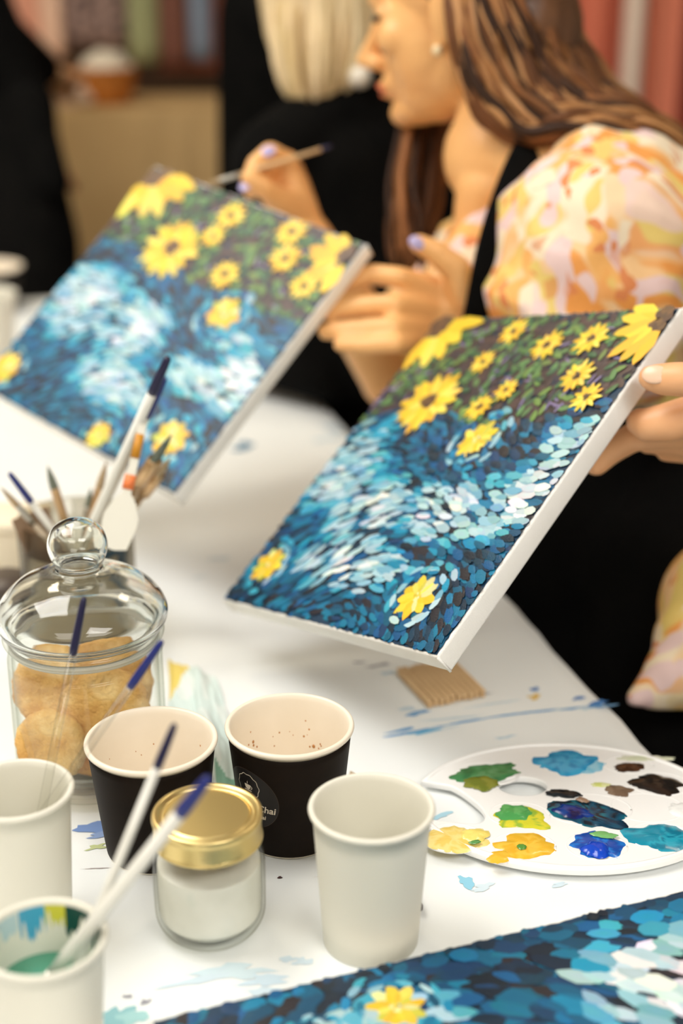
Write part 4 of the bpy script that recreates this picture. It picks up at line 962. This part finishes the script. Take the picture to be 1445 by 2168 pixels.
# --- hand and owner at the right edge
p2 = thing('person', 'person in black whose fingers grip the near canvas at the right edge', 'person', (0.62, 0.86, 0))
wr2 = P(1700, 905, 1.06); el2 = T3(.60, .96, .12); sh2 = T3(.60, .74, .40); nk2 = T3(.70, .86, .44); pel2 = T3(.72, .90, -.22)
kn2 = [P(1560, 842, 1.055), P(1560, 880, 1.075), P(1560, 925, 1.09), P(1560, 960, 1.10)]
sk2 = [[(wr2.lerp(kk, .1), .022), (kk, .0145)] for kk in kn2]
sk2 += [[(wr2.lerp(P(1560, 830, 1.03), .4), .022), (P(1520, 812, 1.03), .0165), (P(1450, 803, 1.025), .0128), (P(1405, 803, 1.032), .0122), (P(1378, 800, 1.038), .0098)],
        [(kn2[0], .0145), (P(1480, 872, 1.06), .0148), (P(1420, 893, 1.066), .0155), (P(1372, 900, 1.072), .0132), (P(1352, 893, 1.076), .0105)],
        [(kn2[1], .0145), (P(1470, 905, 1.085), .0150), (P(1400, 915, 1.095), .0135), (P(1340, 925, 1.105), .0115), (P(1292, 955, 1.115), .0105), (P(1262, 985, 1.12), .0090)],
        [(kn2[2], .0145), (P(1480, 935, 1.105), .0140), (P(1420, 930, 1.115), .012), (P(1370, 935, 1.125), .010)],
        [(kn2[3], .0125), (P(1500, 960, 1.115), .0115), (P(1450, 955, 1.125), .010), (P(1410, 955, 1.13), .009)],
        [(wr2, .026), (wr2.lerp(el2, .6), .036), (el2, .040)], limb(el2, sh2, .04, .048), [(sh2, .05), (nk2, .055), (T3(.82, .98, .40), .05)],
        [(nk2, .06), (T3(.72, .88, .25), .11), (pel2, .12)], limb(T3(.82, .98, .40), T3(.72, 1.08, .12), .046, .036), [(T3(.72, 1.08, .12), .036), (T3(.55, 1.04, -.12), .026)]]
hc2 = T3(.66, .83, .62); ch, el, q2_, HR2 = head_parts(hc2, (-.9, .25, -.25)); sk2 += ch + [[(q2_(-.03, 0, -.05), .05), (nk2, .055)]]
for dy in (-.09, .09):
    hip = pel2 + Vector((0, dy, -.02)); kn = T3(.42, .86 + dy*1.2, -.20); ft = Vector((kn.x+.02, kn.y, .06)); sk2 += [limb(hip, kn, .076, .055), [(kn, .052), (ft, .034)], [(ft, .034), (ft + Vector((-.14, 0, -.025)), .026)]]
b2_ = own(flesh('body', M_SKIN2, sk2, el, .0032, 5), p2)
face_bits(q2_, HR2, b2_, S(196, 110, 96))
nail(b2_, P(1386, 793, 1.0255), P(1370, 792, 1.03) - P(1410, 795, 1.024), Vector((0, -1, .62)), 1.15, M_NAILN)
own(flesh('shirt', M_BLACK, [[(nk2 + Vector((0, 0, -.05)), .07), (T3(.72, .88, .25), .13), (pel2, .14)], [(sh2, .062), (nk2 + Vector((0, 0, -.05)), .06), (T3(.82, .98, .40), .062)], [(sh2, .062), (el2, .054), (el2.lerp(wr2, .45), .045)],
     [(T3(.82, .98, .40), .062), (T3(.72, 1.08, .12), .054), (T3(.60, 1.05, -.05), .042)]], (), .006, 8), p2)
tr = []
for dy in (-.09, .09): tr += [[(pel2 + Vector((0, dy, -.02)), .10), (T3(.42, .86+dy*1.2, -.20), .078)], [(T3(.42, .86+dy*1.2, -.20), .074), (Vector((.44, .86+dy*1.2, .09)), .06)]]
own(flesh('trousers', M_BLACK, tr, (), .006, 8), p2)
own(flesh('hair', noisy('dark_hair', [(.3, S(30, 22, 18)), (.7, S(52, 38, 28))], 60, .5), (), [(q2_(-.035, 0, .042), (.094, .084, .09), HR2), (q2_(-.065, 0, -.05), (.05, .07, .08), HR2)], .005, 4), p2)

# --- blonde woman behind
p3 = thing('person', 'woman with white-blonde bob in black top, seated behind the long-haired painter', 'person', (0.13, 2.06, 0))
hc3 = P(700, -60, 1.98); f3 = Vector((-.55, .80, -.22)); ch, el, q3, HR3 = head_parts(hc3, f3)
nk3 = T3(.03, 2.00, .40); pel3 = T3(.30, 2.10, -.22); sL3 = P(640, 400, 1.90); sR3 = T3(.19, 2.14, .36)
sL3 = T3(-.08, 1.90, .31)
sk3 = ch + [[(q3(-.03, 0, -.05), .05), (nk3, .055), (T3(.10, 2.02, .22), .11), (pel3, .12)], [(sL3, .05), (nk3, .05), (sR3, .05)], limb(sL3, T3(-.02, 1.86, .06), .046, .036), [(T3(-.02, 1.86, .06), .036), (T3(-.20, 1.98, .05), .024), (T3(-.27, 2.03, .045), .020)],
            limb(sR3, T3(.02, 2.26, .08), .046, .036), [(T3(.02, 2.26, .08), .036), (T3(-.16, 2.2, .05), .024), (T3(-.23, 2.18, .045), .020)]]
for h0, dx, dy in ((T3(-.27, 2.03, .045), -.8, .5), (T3(-.23, 2.18, .045), -.95, -.1)):
    for k in range(4): sk3.append([(h0 + Vector((dy*.02*(k-1.5)*-1.0, dx*.02*(k-1.5), 0)), .011), (h0 + Vector((dx*.045, dy*.045, -.012)) + Vector((-dy*.02*(k-1.5), dx*.02*(k-1.5), 0)), .009), (h0 + Vector((dx*.075, dy*.075, -.03)) + Vector((-dy*.02*(k-1.5), dx*.02*(k-1.5), 0)), .0075)])
    sk3.append([(h0, .012), (h0 + Vector((dx*.03 - dy*.045, dy*.03 + dx*.045, -.02)), .009)])
for dy in (-.09, .09):
    hip = pel3 + Vector((0, dy, -.02)); kn = T3(-.02, 2.02+dy, -.20); ft = Vector((kn.x+.02, kn.y, .06)); sk3 += [limb(hip, kn, .076, .055), [(kn, .052), (ft, .034)], [(ft, .034), (ft + Vector((-.14, 0, -.025)), .026)]]
b3_ = own(flesh('body', M_SKIN2, sk3, el, .004, 5), p3)
face_bits(q3, HR3, b3_, S(196, 110, 96))
own(flesh('top', M_BLACK, [[(nk3 + Vector((0, 0, -.02)), .075), (T3(.08, 2.0, .24), .135), (T3(.18, 2.05, .02), .14), (pel3, .15)], [(sL3, .066), (nk3 + Vector((0, 0, -.03)), .07), (sR3, .066)], [(sL3, .066), (T3(-.02, 1.86, .06), .055), (T3(-.15, 1.95, .055), .04)],
     [(sR3, .066), (T3(.02, 2.26, .08), .055), (T3(-.10, 2.22, .06), .04)], [(T3(.0, 1.93, .28), .09), (T3(.07, 1.90, .10), .12)]], (), .007, 8), p3)
tr = []
for dy in (-.09, .09): tr += [[(pel3 + Vector((0, dy, -.02)), .10), (T3(-.02, 2.02+dy, -.20), .08)], [(T3(-.02, 2.02+dy, -.20), .075), (Vector((.0, 2.02+dy, .09)), .06)]]
own(flesh('trousers', M_BLACK, tr, (), .008, 6), p3)
HBL = [S(216, 192, 148), S(204, 178, 132), S(226, 204, 164), S(196, 168, 122)]
own(flesh('hair_cap', noisy('blonde_hair', [(.3, S(200, 174, 130)), (.7, S(222, 198, 156))], 50, .5, stretch=(1, 1, .15)), [[(P(610, -60, 1.90), .045), (P(612, 60, 1.90), .034), (P(650, 170, 1.90), .032)], [(P(680, -60, 1.88), .06), (P(672, 60, 1.88), .05), (P(680, 165, 1.89), .042)], [(P(740, -60, 1.90), .055), (P(735, 60, 1.90), .046), (P(722, 165, 1.90), .036)]],
     [(q3(-.035, 0, .045), (.098, .088, .092), HR3)], .005, 6), p3)
g3 = [[P(*p_) for p_ in pts] for pts in (((600, -120, 1.90), (578, 0, 1.885), (580, 90, 1.88), (605, 180, 1.88), (640, 238, 1.885)), ((640, -120, 1.86), (622, 0, 1.85), (625, 90, 1.845), (640, 180, 1.85), (660, 245, 1.86)), ((690, -120, 1.85), (680, 0, 1.835), (680, 90, 1.835), (682, 180, 1.845), (676, 240, 1.86)),
      ((740, -120, 1.86), (740, 0, 1.845), (735, 90, 1.845), (722, 170, 1.855), (705, 215, 1.87)), ((790, -120, 1.90), (786, 0, 1.88), (778, 90, 1.875), (762, 160, 1.875), (740, 195, 1.88)))]
own(locks('hair', g3, 420, p3, HBL, .0042, .005, 5, 5), p3)
bm = bmesh.new(); bmesh.ops.create_icosphere(bm, subdivisions=3, radius=.014, matrix=Matrix.Translation(P(762, 163, 1.84))); own(obj('earring', bm, mat('bright_spot_bead', S(244, 236, 220), .3)), p3)  # white bead added in place of a bright out-of-focus spot

# --- standing people in black
def standing(label, x, y, yaw_, arms, hgt=1.68, hair=S(30, 22, 18), extra=(), w=1.0):
    k = hgt/1.68; t = thing('person', label, 'person', (x, y, 0)); c, s_ = math.cos(yaw_), math.sin(yaw_)
    def p(a, b, z): return Vector((x + a*c - b*s_, y + a*s_ + b*c, z*k))
    hc = p(.02, 0, 1.56); ch, el, qq, R_ = head_parts(hc, (c, s_, -.1))
    sk_ = ch + [[(qq(-.03, 0, -.05), .05), (p(-.01, 0, 1.40), .055), (p(0, 0, 1.22), .11*w), (p(0, 0, .95), .12*w)], [(p(-.01, .16, 1.36), .05), (p(-.01, 0, 1.38), .05), (p(-.01, -.16, 1.36), .05)]]
    cl = [[(p(-.01, 0, 1.35), .085), (p(0, 0, 1.22), .14*w), (p(0, 0, 1.05), .135*w), (p(0, 0, .80), .15*w)], [(p(-.01, .16, 1.35), .068), (p(-.01, 0, 1.36), .08), (p(-.01, -.16, 1.35), .068)], [(p(0, .10, 1.20), .11*w), (p(0, .10, .85), .12*w)], [(p(0, -.10, 1.20), .11*w), (p(0, -.10, .85), .12*w)]]
    for sg, (e_, h_) in zip((1, -1), arms):
        sh_ = p(-.01, .17*sg, 1.35); e_ = Vector(e_); h_ = Vector(h_); d = (h_-e_).normalized(); sd = d.cross(Vector((0, 0, 1)))
        sd = sd.normalized() if sd.length > .1 else Vector((c, s_, 0)); up_ = sd.cross(d)
        sk_ += [limb(sh_, e_, .046, .036), [(e_, .036), (h_, .024), (h_ + d*.05, .028)]]
        for i in range(4):
            o_ = sd*(.018*(i-1.5)); L_ = (.075, .085, .08, .065)[i]; sk_.append([(h_ + d*.06 + o_, .012), (h_ + d*(.07+L_*.55) + o_*1.1 - up_*.008, .0095), (h_ + d*(.06+L_) + o_ - up_*.028, .008)])
        sk_.append([(h_ + d*.02 + sd*.028, .014), (h_ + d*.065 + sd*.052, .0105), (h_ + d*.09 + sd*.055, .009)])
        cl += [[(sh_, .066), (e_, .055), (e_.lerp(h_, .92), .042)]]
    tr_ = []
    for sg in (1, -1):
        hip, kn, ft = p(0, .085*sg, .88), p(.02, .09*sg, .48), p(-.01, .09*sg, .07); sk_ += [limb(hip, kn, .078, .054), [(kn, .052), (kn.lerp(ft, .35), .052), (ft, .034)], [(ft, .034), (ft + Vector((c*.15, s_*.15, -.04)), .027)]]
        tr_.append([(hip, .10), (kn, .075), (p(-.01, .09*sg, .12), .06)])
    bb = own(flesh('body', M_SKIN2, sk_, el, .0045, 4), t); face_bits(qq, R_, bb, S(190, 105, 92))
    own(flesh('coat', M_BLACK, cl + list(extra), (), .008, 6), t); own(flesh('trousers', M_BLACK, tr_, (), .008, 6), t)
    own(flesh('hair', noisy('short_hair', [(.3, hair), (.7, tuple(v*1.5 for v in hair[:3]) + (1,))], 60, .5), (), [(qq(-.03, 0, .042), (.096, .083, .088), R_), (qq(-.055, 0, -.02), (.06, .07, .07), R_)], .005, 4), t)
    return t
c_ = P(-130, 300, 2.9)
standing('person in black coat standing at the left edge, hand by the orange basket', c_.x, c_.y, math.radians(35),
         ((P(20, 95, 2.95), P(95, 148, 3.15)), (P(60, 230, 2.76), P(84, 330, 2.86))), extra=[[(P(-20, 330, 2.8), .13), (P(30, 520, 2.75), .125), (P(20, 800, 2.7), .13)], [(P(60, 230, 2.7), .045), (P(104, 385, 2.68), .040)], [(P(-120, -60, 2.85), .13), (P(-110, 100, 2.85), .13)]])
c_ = P(700, 300, 2.75)
standing('person in black standing behind the blonde woman, facing away', c_.x, c_.y, math.radians(100),
         ((P(580, 60, 2.72), P(590, 300, 2.72)), (P(800, 60, 2.8), P(800, 300, 2.8))), extra=[[(P(580, -200, 2.75), .07), (P(560, 60, 2.75), .075), (P(572, 330, 2.75), .06)], [(P(660, 0, 2.75), .11), (P(660, 800, 2.75), .12)]])

# ------------------------------------------------------------------ chairs
def chair(label, x, y, yaw_):
    t = thing('chair', label, 'chair', (x, y, 0), None, (0, 0, yaw_)); m = M_CHAIR
    bm = bmesh.new(); box(bm, (0, 0, .385), (.42, .42, .035), bev=.012); obj('seat', bm, m, t)
    bm = bmesh.new(); box(bm, (-.20, 0, .72), (.025, .40, .28), bev=.01); obj('backrest', bm, m, t)
    for a in (-.18, .18):
        for b in (-.18, .18):
            bm = bmesh.new(); tube(bm, [(a*1.05, b*1.05, 0), (a, b, .375)], [.012, .013], 10); obj('leg', bm, m, t)
    for b in (-.17, .17):
        bm = bmesh.new(); tube(bm, [(-.18, b, .385), (-.205, b, .62)], [.012, .012], 10); obj('back_post', bm, m, t)
M_CHAIR = mat('black_chair', S(16, 15, 14), .5)
chair('black chair under the woman in the orange blouse', .47, 1.45, PI*.97)
chair('black chair under the blonde woman', .33, 2.12, PI*.97)
chair('black chair under the person gripping the near canvas', .76, .90, PI)

# ------------------------------------------------------------------ background stall
ct = thing('counter', 'beige cloth-covered counter in the blurred background', 'counter', (-.62, 3.78, 0))
bm = bmesh.new(); n = 80
fr = P(503, 232, 3.6); x0, x1, y0, y1, zt = -1.30, fr.x, fr.y, fr.y + .45, fr.z
box(bm, ((x0+x1)/2 + .62, (y0+y1)/2 - 3.78, zt/2 - .008), (x1-x0-.03, y1-y0-.03, zt-.03)); M_BEIGE = noisy('beige_cloth', [(.3, S(196, 160, 108)), (.7, S(214, 180, 128))], 3, .9, bump=.2, bscale=8)
obj('counter_body', bm, mat('counter_wood', S(120, 90, 60), .7), ct, smooth=False)
bm = bmesh.new(); per = []
for k in range(60): per.append((x0 + (x1-x0)*k/60, y0, 0, -1))
for k in range(30): per.append((x1, y0 + (y1-y0)*k/30, 1, 0))
for k in range(60): per.append((x1 - (x1-x0)*k/60, y1, 0, 1))
for k in range(30): per.append((x0, y1 - (y1-y0)*k/30, -1, 0))
rows = []
for z, amp in ((zt, 0), (zt-.012, .002), (zt-.2, .006), (zt*.5, .010), (.03, .014)):
    rows.append([bm.verts.new((x + nx*(amp*(1+math.sin(i*.9 + 2*math.sin(i*.23)))) + .62, y + ny*(amp*(1+math.sin(i*.9 + 2*math.sin(i*.23)))) - 3.78, z)) for i, (x, y, nx, ny) in enumerate(per)])
for a, b in zip(rows, rows[1:]):
    for k in range(len(per)): bm.faces.new((a[k], a[(k+1) % len(per)], b[(k+1) % len(per)], b[k]))
bm.faces.new(rows[0]); obj('cloth_cover', bm, M_BEIGE, ct, smooth=False)
bp = P(212, 178, 3.62); bp.z = zt
bk = thing('basket', 'round orange-brown basket on the beige counter', 'basket', (bp.x, bp.y + .10, zt))
M_WICK = noisy('wicker', [(.3, S(170, 96, 30)), (.7, S(208, 130, 48))], 90, .7, bump=.8, bscale=200)
obj('basket_wall', lathe(smooth_prof([(0, .004), (.05, .002), (.062, .01), (.073, .05), (.078, .085), (.076, .088), (.071, .082), (.064, .03), (0, .012)], 4), 40), M_WICK, bk)
bm = bmesh.new(); tube(bm, [Vector((.077*math.cos(2*PI*k/40), .077*math.sin(2*PI*k/40), .087)) for k in range(41)], [.005]*41, 8); obj('basket_rim', bm, M_WICK, bk)
bm = bmesh.new(); bmesh.ops.create_icosphere(bm, subdivisions=4, radius=1)
for v in bm.verts: v.co = Vector((v.co.x*.066, v.co.y*.066, v.co.z*.05)) * (1 + .18*noise.noise(v.co*2.2))
o = tag(obj('folded_napkin', bm, mat('white_linen', S(240, 228, 208), .8)), 'white cloth bundled inside the orange-brown basket', 'napkin'); o.location = (bp.x, bp.y + .10, zt + .082)
bm = bmesh.new(); bmesh.ops.create_icosphere(bm, subdivisions=4, radius=1)
for v in bm.verts: v.co = Vector((v.co.x*.06, v.co.y*.05, v.co.z*.03)) * (1 + .3*noise.noise(v.co*2.6))
wn = P(125, 200, 3.55)
o = tag(obj('crumpled_paper', bm, mat('white_tissue', S(226, 206, 186), .8)), 'crumpled white paper left of the basket on the counter', 'paper'); o.location = (wn.x, wn.y + .12, zt + .024)
# hanging garments
def garment(label, px0, px1, py, d, m, cat='garment', top=1.75, group=None, amp=.02, name='hanging_garment', hanger=True, floor_z=None):
    a = P(px0, py, d); b = P(px1, py, d); z0 = floor_z if floor_z is not None else min(a.z, b.z); w = b.x - a.x; cx_ = (a.x+b.x)/2; y = a.y
    t = thing(name, label, cat, (cx_, y, z0), group); bm = bmesh.new(); nx, nz = 28, 14; H_ = top - z0; sd = rnd.random()*20; fr_, bk_ = [], []
    for j in range(nz+1):
        f = j/nz; sh = 1.0 if (not hanger or f < .78) else 1 - .75*((f-.78)/.22)**1.5; r1, r2 = [], []
        for i in range(nx+1):
            u = i/nx - .5; x = u*w*sh; fo = amp*math.sin(u*w*95 + sd + .6*math.sin(f*4))*(1-.5*f); e = math.sqrt(max(0, 1-(2*u)**2))
            r1.append(bm.verts.new((x, -.012 - .02*e + fo, f*H_))); r2.append(bm.verts.new((x, .012 + .02*e + fo, f*H_)))
        fr_.append(r1); bk_.append(r2)
    for j in range(nz):
        for i in range(nx): bm.faces.new((fr_[j][i], fr_[j][i+1], fr_[j+1][i+1], fr_[j+1][i])); bm.faces.new((bk_[j][i+1], bk_[j][i], bk_[j+1][i], bk_[j+1][i+1]))
        bm.faces.new((fr_[j][0], fr_[j+1][0], bk_[j+1][0], bk_[j][0])); bm.faces.new((fr_[j+1][nx], fr_[j][nx], bk_[j][nx], bk_[j+1][nx]))
    for i in range(nx): bm.faces.new((fr_[0][i+1], fr_[0][i], bk_[0][i], bk_[0][i+1])); bm.faces.new((fr_[nz][i], fr_[nz][i+1], bk_[nz][i+1], bk_[nz][i]))
    obj('fabric', bm, m, t)
    if hanger:
        bm = bmesh.new(); tube(bm, spline([(-w*.12, 0, H_-.005), (0, 0, H_+.02), (0, 0, H_+.05), (.012, 0, H_+.075), (0, 0, H_+.09), (-.012, 0, H_+.08)], 4), [.003]*21, 8); obj('hanger', bm, M_STEEL, t)
    return t
def cl(n_, c): return mat(n_, S(*[min(250, v*1.16) for v in c]), .85)
M_PRNT = noisy('mauve_print', [(.38, S(70, 56, 58)), (.5, S(142, 118, 110)), (.62, S(190, 160, 150))], 40, .85)
for a, b, py, c, lb in ((38, 92, 122, cl('rose', (196, 140, 118)), 'dusty rose garment hanging at the left end of the background rail'), (92, 140, 124, cl('blush', (206, 172, 150)), 'pale blush garment hanging second on the background rail'),
                        (140, 278, 96, M_PRNT, 'mauve printed garment hanging above the orange basket'), (278, 342, 132, cl('sage', (140, 144, 106)), 'sage green garment hanging right of the mauve print'),
                        (342, 402, 140, cl('brownpink', (104, 66, 54)), 'dark brown garment hanging between sage and blue ones'), (402, 452, 128, cl('blue', (122, 134, 152)), 'grey blue garment hanging beside the standing person in black')):
    garment(lb, a, b, py, 4.0, c, amp=.008)
garment('pink garment hanging behind the brown and blue ones', 340, 470, 150, 4.12, cl('pink', (190, 112, 90)), amp=.006)
rk = thing('clothes_rail', 'metal clothes rail at the back wall holding garments', 'clothes rail', (-.7, 4.22, 0))
bm = bmesh.new(); tube(bm, [(-.75, -.01, 1.83), (.75, -.01, 1.83)], [.012, .012], 12); obj('rail', bm, M_STEEL, rk)
for sx in (-.75, .75):
    bm = bmesh.new(); tube(bm, [(sx, -.01, .02), (sx, -.01, 1.83)], [.012, .012], 12); obj('post', bm, M_STEEL, rk)
    bm = bmesh.new(); box(bm, (sx, 0, .015), (.05, .45, .03), bev=.008); obj('foot', bm, M_STEEL, rk)
for a, b, d, c, lb in ((1010, 1165, 3.25, (150, 78, 58), 'rust red curtain panel behind the woman\'s hair'), (1165, 1300, 3.2, (190, 104, 80), 'coral pink curtain panel left of the pale one'), (1303, 1346, 3.12, (206, 186, 170), 'narrow pale grey curtain panel at the upper right'),
                       (1346, 1420, 3.18, (206, 122, 96), 'salmon pink curtain panel right of the pale one'), (1420, 1600, 3.22, (142, 62, 48), 'dark red curtain panel at the right edge')):
    garment(lb, a, b, 300, d, cl('curtain_%d' % a, c), 'curtain', 2.15, None, .012, 'curtain_panel', False, 0.02)

# repeats share a group
for o in bpy.data.objects:
    if o.parent is None and 'category' in o and 'group' not in o:
        g = {'garment': 'garments on the background rail', 'curtain': 'curtain panels behind the long-haired woman', 'painting': 'painted canvases at the table', 'cup': 'paper cups on the painting table',
             'lamp': 'ceiling lamps of the room', 'chair': 'black chairs along the table', 'paintbrush': 'loose brushes in the cups and hands'}.get(o['category'])
        if g: o['group'] = g
